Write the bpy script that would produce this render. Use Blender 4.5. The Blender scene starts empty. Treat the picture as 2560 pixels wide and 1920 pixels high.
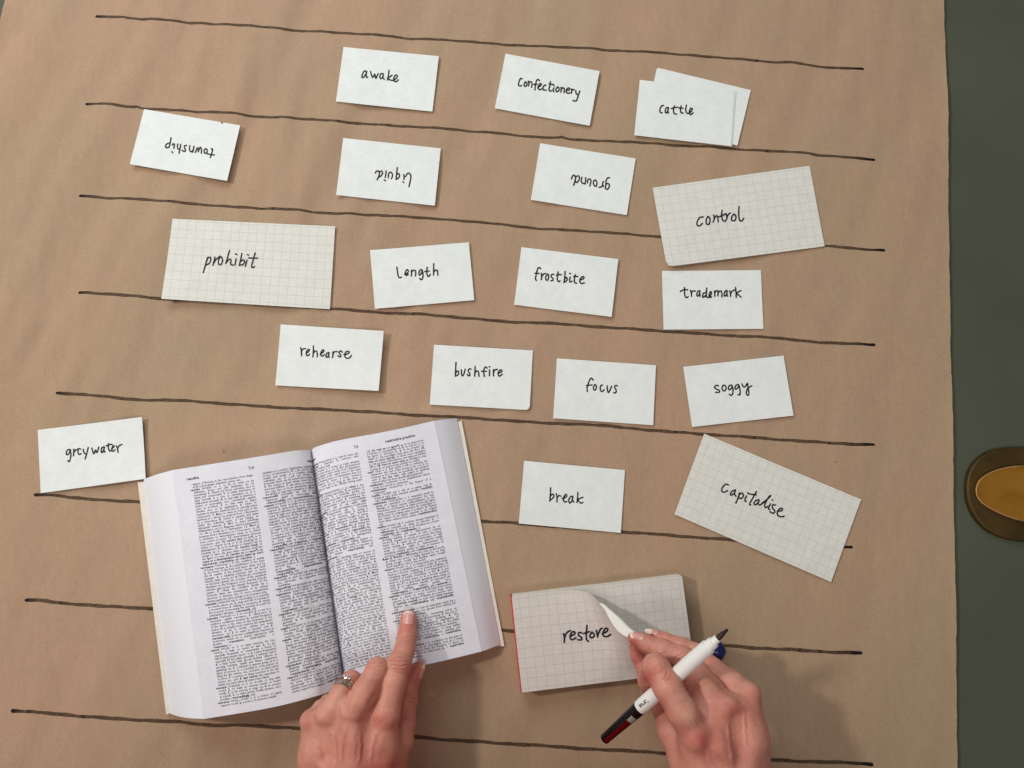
import bpy, bmesh, math, random
import numpy as np
from mathutils import Vector, Matrix
random.seed(7); rng = np.random.default_rng(7)
C = bpy.context.scene.collection
sc = bpy.context.scene

# ------------------------------------------------------------------ camera
# a phone held 70 cm above the table, tipped a few degrees off plumb (26 mm lens)
F, NX, NY, H = 1900., 1241.55, 1197.25, 0.70
nd = np.array([NX-1280, -(NY-960), -F]); nd /= np.linalg.norm(nd)
AX = np.array([1., 0, 0])-nd*nd[0]; AX /= np.linalg.norm(AX)
AZ = -nd; AY = np.cross(AZ, AX)
R = np.array([AX, AY, AZ])
def at(px, py, z=0.):
    """world point of photo pixel (2560x1920) lying at height z"""
    px = np.asarray(px, float); py = np.asarray(py, float); z = np.asarray(z, float)
    d = np.stack([px-1280, -(py-960), np.full(px.shape, -F)], -1) @ R.T
    t = (z-H)/d[..., 2]
    return np.stack([d[..., 0]*t, d[..., 1]*t, z+0*t], -1)
def proj(P):
    c = (np.asarray(P)-[0, 0, H]) @ R
    return 1280-F*c[..., 0]/c[..., 2], 960+F*c[..., 1]/c[..., 2]
cam_d = bpy.data.cameras.new('camera'); cam = bpy.data.objects.new('camera', cam_d); C.objects.link(cam)
cam_d.sensor_width = 36; cam_d.lens = 36*F/2560; cam_d.clip_start = 0.01; cam_d.clip_end = 20
M4 = Matrix([list(R[0])+[0], list(R[1])+[0], list(R[2])+[H], [0, 0, 0, 1]])
cam.matrix_world = M4
sc.camera = cam

# ------------------------------------------------------------------ light
w = bpy.data.worlds.new('World'); sc.world = w; w.use_nodes = True
bg = w.node_tree.nodes['Background']; bg.inputs[0].default_value = (1.0, 0.90, 0.84, 1); bg.inputs[1].default_value = 0.19
def area(name, loc, target, size, power, col):
    l = bpy.data.lights.new(name, 'AREA'); l.shape = 'DISK'; l.size = size; l.energy = power; l.color = col
    o = bpy.data.objects.new(name, l); C.objects.link(o); o.location = loc
    o.rotation_euler = (Vector(target)-Vector(loc)).to_track_quat('-Z', 'Y').to_euler(); return o
area('lamp_key', (-1.50, 0.50, 1.62), (0, 0, 0), 0.17, 19, (1.0, 0.93, 0.86))
area('lamp_window', (-0.55, 1.35, 1.10), (-0.05, 0.25, 0), 1.1, 14, (0.86, 0.98, 1.0))
area('lamp_ceiling', (0.05, -0.95, 2.2), (0.0, 0.1, 0), 0.9, 14, (1.0, 0.99, 0.96))
sc.view_settings.view_transform = 'Standard'; sc.view_settings.look = 'None'
sc.view_settings.exposure = 0.0; sc.view_settings.gamma = 1

# ------------------------------------------------------------------ helpers
def lin(c):
    c = np.array(c, float)/255; return tuple(np.where(c <= .04045, c/12.92, ((c+.055)/1.055)**2.4))+(1.,)
def mesh_obj(name, V, Fs, mat, parent=None, smooth=False, origin=None, uv=None, mats=None, midx=None):
    V = np.asarray(V, float)
    if origin is not None: V = V-np.asarray(origin)
    me = bpy.data.meshes.new(name); me.from_pydata(V.tolist(), [], [list(map(int, f)) for f in Fs])
    for m in (mats or [mat]): me.materials.append(m)
    if midx is not None: me.polygons.foreach_set('material_index', np.asarray(midx, np.int32))
    if smooth: me.polygons.foreach_set('use_smooth', [True]*len(me.polygons))
    if uv is not None:
        l = me.uv_layers.new(name='UVMap'); idx = np.zeros(len(me.loops), np.int32); me.loops.foreach_get('vertex_index', idx)
        l.data.foreach_set('uv', np.asarray(uv, np.float32)[idx].ravel())
    me.update()
    o = bpy.data.objects.new(name, me); C.objects.link(o)
    if parent is not None:
        o.parent = parent
        if origin is None: o.matrix_parent_inverse = pinv(parent)
    if origin is not None:
        o.location = origin
        if parent is not None: o.matrix_parent_inverse = pinv(parent)
    return o
def wloc(o):
    v = Vector(o.location)
    p = o.parent
    while p is not None: p = p.parent
    return v
def pinv(p):
    # every ancestor is a pure translation whose own location is stored in world space
    return Matrix.Translation(-Vector(p.location))
def thing(name, label, cat, loc, group=None):
    o = bpy.data.objects.new(name, None); C.objects.link(o); o.location = loc; o.empty_display_size = .02
    return tag(o, label, cat, group)
def tag(o, label=None, cat=None, group=None, kind=None):
    if label: o['label'] = label
    if cat: o['category'] = cat
    if group: o['group'] = group
    if kind: o['kind'] = kind
    return o
def catmull(P, n=6, closed=False):
    P = np.asarray(P, float)
    if len(P) < 3 and not closed:
        t = np.linspace(0, 1, n+1)[:, None]; return P[0]*(1-t)+P[1]*t
    Q = np.vstack([2*P[0]-P[1], P, 2*P[-1]-P[-2]]) if not closed else np.vstack([P[-1], P, P[0], P[1]])
    out = []
    m = len(Q)-3
    for i in range(m):
        a, b, c, d = Q[i:i+4]
        for t in np.linspace(0, 1, n, endpoint=False):
            out.append(.5*((2*b)+(-a+c)*t+(2*a-5*b+4*c-d)*t*t+(-a+3*b-3*c+d)*t**3))
    if not closed: out.append(Q[-2])
    return np.array(out)
def node_mat(name, col, rough=.6, metal=0., spec=.5):
    m = bpy.data.materials.new(name); m.use_nodes = True
    b = m.node_tree.nodes['Principled BSDF']
    b.inputs['Base Color'].default_value = col if len(col) == 4 else (*col, 1)
    b.inputs['Roughness'].default_value = rough; b.inputs['Metallic'].default_value = metal
    b.inputs['Specular IOR Level'].default_value = spec
    return m, m.node_tree, b
def N(nt, typ, **kw):
    n = nt.nodes.new(typ)
    for k, v in kw.items():
        if k in n.inputs.keys() if isinstance(k, str) else False: n.inputs[k].default_value = v
        else: setattr(n, k, v)
    return n
def noise(nt, scale, detail=4, rough=.55, coord='Object', stretch=None):
    tc = nt.nodes.new('ShaderNodeTexCoord'); mp = nt.nodes.new('ShaderNodeMapping')
    nt.links.new(tc.outputs[coord], mp.inputs[0])
    if stretch: mp.inputs['Scale'].default_value = stretch
    n = nt.nodes.new('ShaderNodeTexNoise'); n.inputs['Scale'].default_value = scale
    n.inputs['Detail'].default_value = detail; n.inputs['Roughness'].default_value = rough
    nt.links.new(mp.outputs[0], n.inputs['Vector']); return n
def ramp(nt, src, stops):
    r = nt.nodes.new('ShaderNodeValToRGB'); nt.links.new(src, r.inputs[0])
    e = r.color_ramp.elements
    while len(e) < len(stops): e.new(.5)
    for q, (p, c) in zip(e, stops): q.position = p; q.color = c
    return r
def mix(nt, a, b, fac, mode='MIX'):
    m = nt.nodes.new('ShaderNodeMix'); m.data_type = 'RGBA'; m.blend_type = mode
    for s, v in ((0, fac), (6, a), (7, b)):
        if hasattr(v, 'is_linked'): nt.links.new(v, m.inputs[s])
        else: m.inputs[s].default_value = v
    return m.outputs[2]
def bump(nt, b, h, strength, dist):
    n = nt.nodes.new('ShaderNodeBump'); n.inputs['Strength'].default_value = strength; n.inputs['Distance'].default_value = dist
    nt.links.new(h, n.inputs['Height']); nt.links.new(n.outputs[0], b.inputs['Normal']); return n

# ------------------------------------------------------------------ materials
def g(v): return (v, v, v, 1)
mk, nt, b = node_mat('kraft', (.4, .3, .2, 1), .82, spec=.25)
n1 = noise(nt, 900, 3, .7); n2 = noise(nt, 9, 4, .6, stretch=(1, .6, 1)); n3 = noise(nt, 160, 5, .7, stretch=(1, .35, 1)); n4 = noise(nt, 3.2, 3)
c1 = ramp(nt, n1.outputs[0], [(.28, lin((164, 135, 111))), (.72, lin((184, 156, 132)))])
c2 = ramp(nt, n2.outputs[0], [(.3, (.93, .97, .95, 1)), (.7, (1.04, 1.0, .985, 1))])
c3 = ramp(nt, n3.outputs[0], [(.3, g(.94)), (.7, g(1.04))])
x = mix(nt, c1.outputs[0], c2.outputs[0], 1., 'MULTIPLY'); x = mix(nt, x, c3.outputs[0], 1., 'MULTIPLY')
c4 = ramp(nt, n4.outputs[0], [(.35, (1.03, .985, .98, 1)), (.65, (.97, 1.01, .97, 1))])
x = mix(nt, x, c4.outputs[0], 1., 'MULTIPLY')
nt.links.new(x, b.inputs['Base Color']); bump(nt, b, n1.outputs[0], .25, .0002)
MK = mk
me_, nt, b = node_mat('kraft_edge', lin((206, 180, 150)), .85)
MKE = me_
# marker ink on kraft: attribute "pool" = how much ink soaked in
mi, nt, b = node_mat('marker_ink', (.05, .03, .02, 1), .7, spec=.2)
at_ = nt.nodes.new('ShaderNodeAttribute'); at_.attribute_name = 'pool'
n1 = noise(nt, 700, 4, .7); n2 = noise(nt, 160, 3, .6)
r1 = ramp(nt, n1.outputs[0], [(.33, lin((58, 44, 33))), (.68, lin((112, 88, 67)))])
r2 = ramp(nt, n2.outputs[0], [(.35, g(.78)), (.7, g(1.12))])
x = mix(nt, r1.outputs[0], r2.outputs[0], 1., 'MULTIPLY')
x = mix(nt, x, lin((22, 18, 17)), at_.outputs['Fac']); nt.links.new(x, b.inputs['Base Color'])
MI = mi
MPEN, nt, b = node_mat('pen_ink', lin((20, 20, 26)), .55, spec=.3)
MPRINT, nt, b = node_mat('print_ink', lin((50, 50, 58)), .7, spec=.15)
MPRINTB, nt, b = node_mat('bold_print_ink', lin((20, 20, 28)), .7, spec=.15)
def paper(name, c0, c1, rough=.75, spec=.25):
    m, nt, b = node_mat(name, c0, rough, spec=spec)
    n1 = noise(nt, 260, 5, .65); n2 = noise(nt, 60, 3)
    r = ramp(nt, n1.outputs[0], [(.3, c0), (.7, c1)]); r2 = ramp(nt, n2.outputs[0], [(.35, g(.965)), (.65, g(1.015))])
    nt.links.new(mix(nt, r.outputs[0], r2.outputs[0], 1., 'MULTIPLY'), b.inputs['Base Color'])
    bump(nt, b, n1.outputs[0], .12, .0002); return m
MCARD = paper('white_card', lin((226, 230, 228)), lin((235, 238, 236)))
MPAGE = paper('page_paper', lin((228, 228, 237)), lin((235, 235, 243)))
MSIDE = paper('sheet_edges', lin((226, 222, 212)), lin((236, 232, 224)))
MCOVER = paper('cover_card', lin((222, 214, 203)), lin((232, 225, 214)))
def grid_mat(name, base, line, x0, y0, pitch, wd):
    m = paper(name, base[0], base[1]); nt = m.node_tree; b = nt.nodes['Principled BSDF']
    src = b.inputs['Base Color'].links[0].from_socket
    uv = nt.nodes.new('ShaderNodeUVMap'); sp = nt.nodes.new('ShaderNodeSeparateXYZ'); nt.links.new(uv.outputs[0], sp.inputs[0])
    outs = []
    for k, o0 in ((0, x0), (1, y0)):
        a = nt.nodes.new('ShaderNodeMath'); a.operation = 'SUBTRACT'; nt.links.new(sp.outputs[k], a.inputs[0]); a.inputs[1].default_value = o0-wd/2
        q = nt.nodes.new('ShaderNodeMath'); q.operation = 'FLOORED_MODULO'; nt.links.new(a.outputs[0], q.inputs[0]); q.inputs[1].default_value = pitch
        l = nt.nodes.new('ShaderNodeMath'); l.operation = 'LESS_THAN'; nt.links.new(q.outputs[0], l.inputs[0]); l.inputs[1].default_value = wd
        outs.append(l)
    mx = nt.nodes.new('ShaderNodeMath'); mx.operation = 'MAXIMUM'; nt.links.new(outs[0].outputs[0], mx.inputs[0]); nt.links.new(outs[1].outputs[0], mx.inputs[1])
    nt.links.new(mix(nt, src, line, mx.outputs[0]), b.inputs['Base Color']); return m
MGRID = grid_mat('grid_card', (lin((219, 218, 210)), lin((228, 227, 220))), lin((196, 195, 186)), 6.2, 1.8, 7.47, .33)
MGRIDP = grid_mat('grid_pad_paper', (lin((214, 207, 200)), lin((222, 216, 210))), lin((190, 178, 171)), 6.3, 2.0, 8.55, .34)
MSHEETB = paper('sheet_back', lin((228, 224, 214)), lin((236, 232, 223)))
MRED, nt, b = node_mat('red_glue_binding', lin((200, 34, 38)), .45)
# fore edge of the page block: hundreds of page edges as fine relief lines
MFORE, nt, b = node_mat('page_edges', lin((214, 215, 226)), .5, spec=.35)
uv = nt.nodes.new('ShaderNodeUVMap'); mp = nt.nodes.new('ShaderNodeMapping'); mp.inputs['Scale'].default_value = (160, 1.2, 1)
nt.links.new(uv.outputs[0], mp.inputs[0]); tn = nt.nodes.new('ShaderNodeTexNoise'); tn.inputs['Scale'].default_value = 1.; tn.inputs['Detail'].default_value = 6
nt.links.new(mp.outputs[0], tn.inputs[0]); r = ramp(nt, tn.outputs[0], [(.3, lin((236, 238, 248))), (.7, lin((247, 248, 254)))])
nt.links.new(r.outputs[0], b.inputs['Base Color']); bump(nt, b, tn.outputs[0], .25, .0003)
# green painted table
MT, nt, b = node_mat('green_table', lin((60, 64, 50)), .38, spec=.35)
n1 = noise(nt, 4, 4); r = ramp(nt, n1.outputs[0], [(.3, lin((73, 78, 64))), (.7, lin((84, 88, 74)))]); nt.links.new(r.outputs[0], b.inputs['Base Color'])
n2 = noise(nt, 300, 3); bump(nt, b, n2.outputs[0], .06, .0002)
MBR, nt, b = node_mat('brass_face', lin((190, 128, 30)), .42, metal=.55)
n1 = noise(nt, 55, 5, .6, stretch=(.5, 1, 1)); r = ramp(nt, n1.outputs[0], [(.3, lin((160, 106, 22))), (.7, lin((186, 134, 50)))]); nt.links.new(r.outputs[0], b.inputs['Base Color'])
n2 = noise(nt, 60, 3, stretch=(.1, 1, 1)); bump(nt, b, n2.outputs[0], .15, .0004)
MBD, nt, b = node_mat('dark_brass', lin((84, 58, 20)), .5, metal=.4)
n1 = noise(nt, 30, 4); r = ramp(nt, n1.outputs[0], [(.3, lin((58, 42, 8))), (.7, lin((84, 64, 16)))]); nt.links.new(r.outputs[0], b.inputs['Base Color'])
MWP, nt, b = node_mat('white_plastic', lin((238, 237, 232)), .3)
MBP, nt, b = node_mat('black_plastic', lin((14, 13, 14)), .22)
MRP, nt, b = node_mat('red_reflection', lin((92, 8, 16)), .18)
MRT, nt, b = node_mat('dark_nib_sleeve', lin((46, 12, 14)), .4)
MFT, nt, b = node_mat('black_felt', lin((16, 14, 16)), .8)
MGP, nt, b = node_mat('grey_reflection', lin((150, 146, 142)), .3)
MBL, nt, b = node_mat('blue_plastic', lin((14, 20, 92)), .3)
n1 = noise(nt, 90, 3); r = ramp(nt, n1.outputs[0], [(.3, lin((6, 9, 52))), (.7, lin((16, 24, 96)))]); nt.links.new(r.outputs[0], b.inputs['Base Color'])
MSV, nt, b = node_mat('silver', lin((206, 192, 176)), .16, metal=1.)
MBE, nt, b = node_mat('pale_brass_edge', lin((214, 172, 120)), .35, metal=.3)
MGEM, nt, b = node_mat('diamond', (1, 1, 1, 1), .02); b.inputs['Transmission Weight'].default_value = .9; b.inputs['IOR'].default_value = 2.2
# skin
MS, nt, b = node_mat('skin', lin((200, 150, 128)), .48, spec=.35)
ta = nt.nodes.new('ShaderNodeAttribute'); ta.attribute_name = 'tint'
n1 = noise(nt, 55, 4, .6); n2 = noise(nt, 420, 4, .65); n3 = noise(nt, 18, 3)
r1 = ramp(nt, n1.outputs[0], [(.3, lin((198, 132, 114))), (.7, lin((216, 156, 137)))])
r3 = ramp(nt, n3.outputs[0], [(.35, (1.0, .90, .90, 1)), (.65, (1.0, 1.03, 1.01, 1))])
x = mix(nt, r1.outputs[0], r3.outputs[0], 1., 'MULTIPLY')
x = mix(nt, x, lin((184, 84, 76)), ta.outputs['Fac'])
r2 = ramp(nt, n2.outputs[0], [(.3, g(.92)), (.7, g(1.05))])
x = mix(nt, x, r2.outputs[0], 1., 'MULTIPLY')
nt.links.new(x, b.inputs['Base Color'])
b.inputs['Subsurface Weight'].default_value = .12; b.inputs['Subsurface Radius'].default_value = (.006, .002, .001); b.inputs['Subsurface Scale'].default_value = .6
vo = nt.nodes.new('ShaderNodeTexVoronoi'); vo.inputs['Scale'].default_value = 620; tc = nt.nodes.new('ShaderNodeTexCoord'); nt.links.new(tc.outputs['Object'], vo.inputs['Vector'])
ad = nt.nodes.new('ShaderNodeMath'); nt.links.new(n2.outputs[0], ad.inputs[0]); nt.links.new(vo.outputs[0], ad.inputs[1])
bump(nt, b, ad.outputs[0], .28, .0004)
MNAIL, nt, b = node_mat('nail', lin((222, 158, 150)), .25, spec=.5)
MNAILT, nt, b = node_mat('nail_tip', lin((236, 218, 200)), .3, spec=.5)

# ------------------------------------------------------------------ table and kraft paper
def quad_box(name, x0, x1, y0, y1, z0, z1, mat):
    V = [(x, y, z) for z in (z0, z1) for y in (y0, y1) for x in (x0, x1)]
    return mesh_obj(name, V, [(0, 2, 3, 1), (4, 5, 7, 6), (0, 1, 5, 4), (2, 6, 7, 3), (0, 4, 6, 2), (1, 3, 7, 5)], mat)
tb = quad_box('table_top', -.95, .95, -.55, .80, -.035, -.0030, MT)
for (x0_, y0_, x1_, y1_) in ((2381, 213, 2391, 214.5), (2500, 355, 2513, 359), (2511, 357, 2516, 370), (2452, 640, 2456, 652), (2520, 820, 2531, 823)):
    a_ = at(x0_, y0_, -.00290); b_ = at(x1_, y1_, -.00290); d_ = (b_-a_)/np.linalg.norm(b_-a_); n_ = np.array([-d_[1], d_[0], 0])*.00016
    mesh_obj('scratch', [a_, (a_+b_)/2-n_*1.5, b_, (a_+b_)/2+n_], [(0, 1, 2, 3)], node_mat('scratch', lin((112, 116, 100)), .6)[0], parent=tb)
tag(tb, 'dark green painted surface under the kraft paper, bare along the right side', kind='structure')

def khgt(x, y):
    """height of the slightly rippled kraft paper"""
    x = np.asarray(x, float); y = np.asarray(y, float)
    a = .40+.60*np.clip((-x+.10)/.35, 0, 1)          # more rippled on the left half
    u = x-.30*y
    h = .00022*np.sin(u*165+5*np.sin(y*10+2)+2*np.sin(x*15))*np.clip(np.sin(x*17+y*12+1), 0, 1)+np.sin(u*118+2.2*np.sin(y*9)+.7)*.00028+np.sin(u*61+1.4*np.sin(y*7+1))*.00042+np.sin(u*205+3*np.sin(y*13+x*20))*.00011+np.sin(y*48+6*np.sin(x*11))*.00010
    return .0009+h*a*(1+.5*np.clip((y+.1)/.4, 0, 1))*1.9
RE = [(2359, -60), (2359, 0), (2360, 58), (2362.5, 116), (2366, 250), (2368, 347), (2369, 480), (2373, 760), (2376, 900), (2380, 1080), (2379.5, 1150), (2381.5, 1216), (2382, 1290), (2384, 1380), (2386, 1500), (2389, 1650), (2391, 1920), (2393, 2000)]
LE = [(26, -60), (16, 0), (0, 95), (-20, 235), (-45, 420), (-80, 700), (-105, 1000), (-125, 1300), (-140, 1600), (-152, 1900), (-155, 2000)]
re = at(*np.array(RE).T); le = at(*np.array(LE).T)
NYK, NXK = 260, 330
ys = np.linspace(.505, -.285, NYK)
xr = np.interp(-ys, -re[:, 1], re[:, 0]); xl = np.interp(-ys, -le[:, 1], le[:, 0])
xr = xr+.0002*np.sin(ys*90)+.00015*np.sin(ys*233+1)+rng.normal(0, .00012, NYK)
xl = xl+.0006*np.sin(ys*70)
V = np.zeros((NYK, NXK, 3))
uu = np.linspace(0, 1, NXK)
for j in range(NYK):
    xx = xl[j]+(xr[j]-xl[j])*uu; V[j, :, 0] = xx; V[j, :, 1] = ys[j]
    V[j, :, 2] = khgt(xx, ys[j])+.0022*np.exp(-(xx-xl[j])/.010)*(.6+.4*np.sin(ys[j]*60))+.0010*np.exp(-(xr[j]-xx)/.004)*(.6+.4*np.sin(ys[j]*41))
def grid_faces(nr, nc, off=0, flip=False):
    i, j = np.meshgrid(np.arange(nr-1), np.arange(nc-1), indexing='ij'); a = (i*nc+j).ravel()+off
    q = np.stack([a, a+nc, a+nc+1, a+1], 1)
    return q[:, ::-1] if flip else q
def solid_grid(P, thick, nrm=None):
    """P (nr,nc,3) -> closed slab; returns V, faces, face class (0 top, 1 bottom, 2 side)"""
    nr, nc, _ = P.shape
    if nrm is None:
        nrm = np.zeros_like(P); nrm[..., 2] = 1
    T = P.reshape(-1, 3); B = (P-nrm*thick).reshape(-1, 3); n = nr*nc
    V = np.vstack([T, B]); f0 = grid_faces(nr, nc); f1 = grid_faces(nr, nc, n, True)
    def strip(ix):
        ix = np.array(ix); return np.stack([ix[:-1], ix[1:], ix[1:]+n, ix[:-1]+n], 1)
    top = np.arange(nc); bot = (nr-1)*nc+np.arange(nc); lef = np.arange(nr)*nc; rig = lef+nc-1
    s = np.vstack([strip(top), strip(bot)[:, ::-1], strip(lef)[:, ::-1], strip(rig)])
    s = s+2*n; V = np.vstack([V, V])                     # rim faces keep their own vertices: crisp edges
    Fs = np.vstack([f0, f1, s]); cl = np.r_[np.zeros(len(f0)), np.ones(len(f1)), np.full(len(s), 2)]
    return V, Fs, cl.astype(int)
Vk, Fk, ck = solid_grid(V, .0003)
kp = mesh_obj('kraft_paper', Vk, Fk, None, smooth=False, mats=[MK, MKE], midx=(ck == 2).astype(int))
kp.data.polygons.foreach_set('use_smooth', (ck == 0))
tag(kp, 'large sheet of brown kraft paper ruled with eight black marker lines, covering the table', 'paper')

# marker lines: (points in order of drawing)
LINES = [
 [(238,41.4),(276,43.5),(313,45.4),(317,47),(345,47),(370,50),(532,60),(640,68),(810,81),(1042,97),(1273,113),(1418,120),(1620,132),(1852,149),(1920,157),(1981,158),(2036,165),(2099,171.6),(2159,175)],
 [(213,261.5),(246,260.6),(289,264.7),(324,268.5),(345,267.5),(362,271.4),(463,277.8),(640,290),(810,302),(1042,319),(1180,328),(1300,340.7),(1384,345.6),(1405,344.5),(1440,350),(1560,356),(1714,365),(1900,377.5),(1995,381),(2050,390),(2111,394),(2187.6,400)],
 [(199,490.7),(240,492),(347,499),(470,509),(579,517),(684,524),(749,526.5),(857,535),(1020,543),(1157,553),(1290,566),(1389,575),(1504,581),(1649,592.3),(1850,604),(2061,616),(2130,621),(2212,627)],
 [(197,732.6),(250,734),(405,746.5),(600,757),(833,773),(900,778),(958,781.7),(1088,789),(1260,804),(1390,810),(1620,826),(1752,834.7),(1860,841),(1967,848),(2060,857),(2187,862)],
 [(142,982.5),(200,986),(347,999),(480,1003),(579,1011),(740,1021),(911,1028.5),(1000,1036),(1106,1041),(1277,1052),(1360,1058),(1441,1060),(1536,1067),(1660,1078.5),(1812,1089),(1964,1100),(2080,1108),(2187,1112)],
 [(88,1236.5),(107,1236),(159.5,1241),(176,1244),(219,1247),(349,1255),(520,1262),(700,1272),(950,1288),(1204,1303),(1277,1307),(1330,1311),(1450,1321),(1553.5,1329),(1600,1333),(1660,1337),(1832,1350),(1980,1360),(2131,1368)],
 [(63.5,1499.5),(115,1502),(143.5,1506.5),(246,1514),(381,1521),(600,1533),(850,1550),(1100,1566),(1256,1575.5),(1285,1577.7),(1500,1592),(1731,1607.5),(1814,1613),(1900,1620),(2000,1625),(2105,1630.6),(2156,1632.5)],
 [(28.7,1777),(80,1778),(107,1781.5),(240,1792),(369,1800),(520,1810),(640,1814),(752,1821),(880,1829),(1034,1841.5),(1200,1853.7),(1330,1862),(1480,1871.5),(1663,1882),(1800,1892),(1926,1899.5),(2050,1903),(2120,1906.5),(2183,1911)]]
for k, L in enumerate(LINES):
    P = catmull(L, 24); W = at(P[:, 0], P[:, 1], 0.)
    s = np.r_[0, np.cumsum(np.linalg.norm(np.diff(W, axis=0), axis=1))]
    n = int(s[-1]/.0012); ss = np.linspace(0, s[-1], n); X = np.interp(ss, s, W[:, 0]); Y = np.interp(ss, s, W[:, 1])
    Y = Y+.00022*np.sin(ss*95+k)+.00016*np.sin(ss*260+2*k)
    d = np.stack([np.gradient(X), np.gradient(Y)], 1); d /= np.linalg.norm(d, axis=1)[:, None]; nn = np.stack([-d[:, 1], d[:, 0]], 1)
    base = .00128+.00020*(k >= 6)+.00012*(k in (3, 4, 5))
    hw = base*(1+.10*np.sin(ss*140+k*3)+.07*np.sin(ss*410+k))
    e = np.minimum(ss, ss[-1]-ss); cap = np.sqrt(np.clip(1-((.0011-np.minimum(e, .0011))/.0011)**2, 0.02, 1)); hw = hw*cap
    up = hw+rng.normal(0, .00005, n); dn = hw+rng.normal(0, .00005, n)
    rows = []
    for q in (1, .4, -.4, -1):
        o = (up if q > 0 else -dn)*abs(q)
        xx = X+nn[:, 0]*o; yy = Y+nn[:, 1]*o
        rows.append(np.stack([xx, yy, khgt(xx, yy)+.00010], 1))
    VV = np.stack(rows, 0); nr = 4
    o = mesh_obj('marker_line', VV.reshape(-1, 3), grid_faces(nr, n), MI, parent=kp)
    pool = np.clip(1.-e/.012, 0, 1)*1.2+np.clip(1-(ss[-1]-ss)/.035, 0, 1)*.9
    for q in range(3):
        c = rng.uniform(0, ss[-1]); pool = pool+.9*np.exp(-((ss-c)/.0012)**2)
    pool = np.clip(np.tile(pool, nr), 0, 1)
    a = o.data.attributes.new('pool', 'FLOAT', 'POINT'); a.data.foreach_set('value', pool.astype(np.float32))
# tiny specks in the kraft paper
spV = []; spF = []
for (px, py, r_) in [(560, 1129, 1.7), (2087, 1155.5, 1.5), (2309, 187, 1.0), (1994, 1667, 1.0), (2166, 1568, 1.0), (820, 604, .9)]:
    c = at(px, py, 0.); i0 = len(spV); z = khgt(c[0], c[1])+.00012
    for q in range(10):
        a = q/10*2*math.pi; rr = r_*.00038*(1+.25*math.sin(3*a)); spV.append((c[0]+rr*math.cos(a), c[1]+rr*math.sin(a), z))
    spF.append(list(range(i0, i0+10)))
tag(mesh_obj('speck', spV, spF, MPEN, parent=kp), kind='stuff')

# ------------------------------------------------------------------ handwriting
def ribbon(strokes, hw, zfun, closed=False):
    """strokes in photo pixels -> one mesh of rounded pen strokes lying on zfun(px,py)"""
    V, Fs = [], []
    for si, S in enumerate(strokes):
        P = catmull(S, 7)
        d = np.gradient(P, axis=0); ln = np.linalg.norm(d, axis=1); ln[ln == 0] = 1; d /= ln[:, None]; nn = np.stack([-d[:, 1], d[:, 0]], 1)
        w_ = hw*(1+.07*np.sin(np.arange(len(P))*.8+si))
        A = P+nn*w_[:, None]; B = P-nn*w_[:, None]
        def cap(c, dr, w0):
            a0 = math.atan2(dr[1], dr[0]); return [(c[0]+w0*math.cos(a0+t), c[1]+w0*math.sin(a0+t)) for t in np.linspace(-math.pi/2, math.pi/2, 7)[1:-1]]
        dz = si*4e-6
        i0 = len(V); n = len(P)
        pts = list(map(tuple, A))+list(map(tuple, B))
        pts += cap(P[-1], d[-1], w_[-1])+cap(P[0], -d[0], w_[0])
        pa = np.array(pts); V += [tuple(v) for v in (zfun(pa[:, 0], pa[:, 1])+[0, 0, dz])]
        for i in range(n-1): Fs.append((i0+i, i0+i+1, i0+n+i+1, i0+n+i))
        e1 = i0+2*n; Fs.append([i0+n+n-1]+[e1+q for q in range(5)]+[i0+n-1])
        e2 = e1+5; Fs.append([i0]+[e2+q for q in range(5)]+[i0+n])
    return np.array(V), Fs
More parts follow.
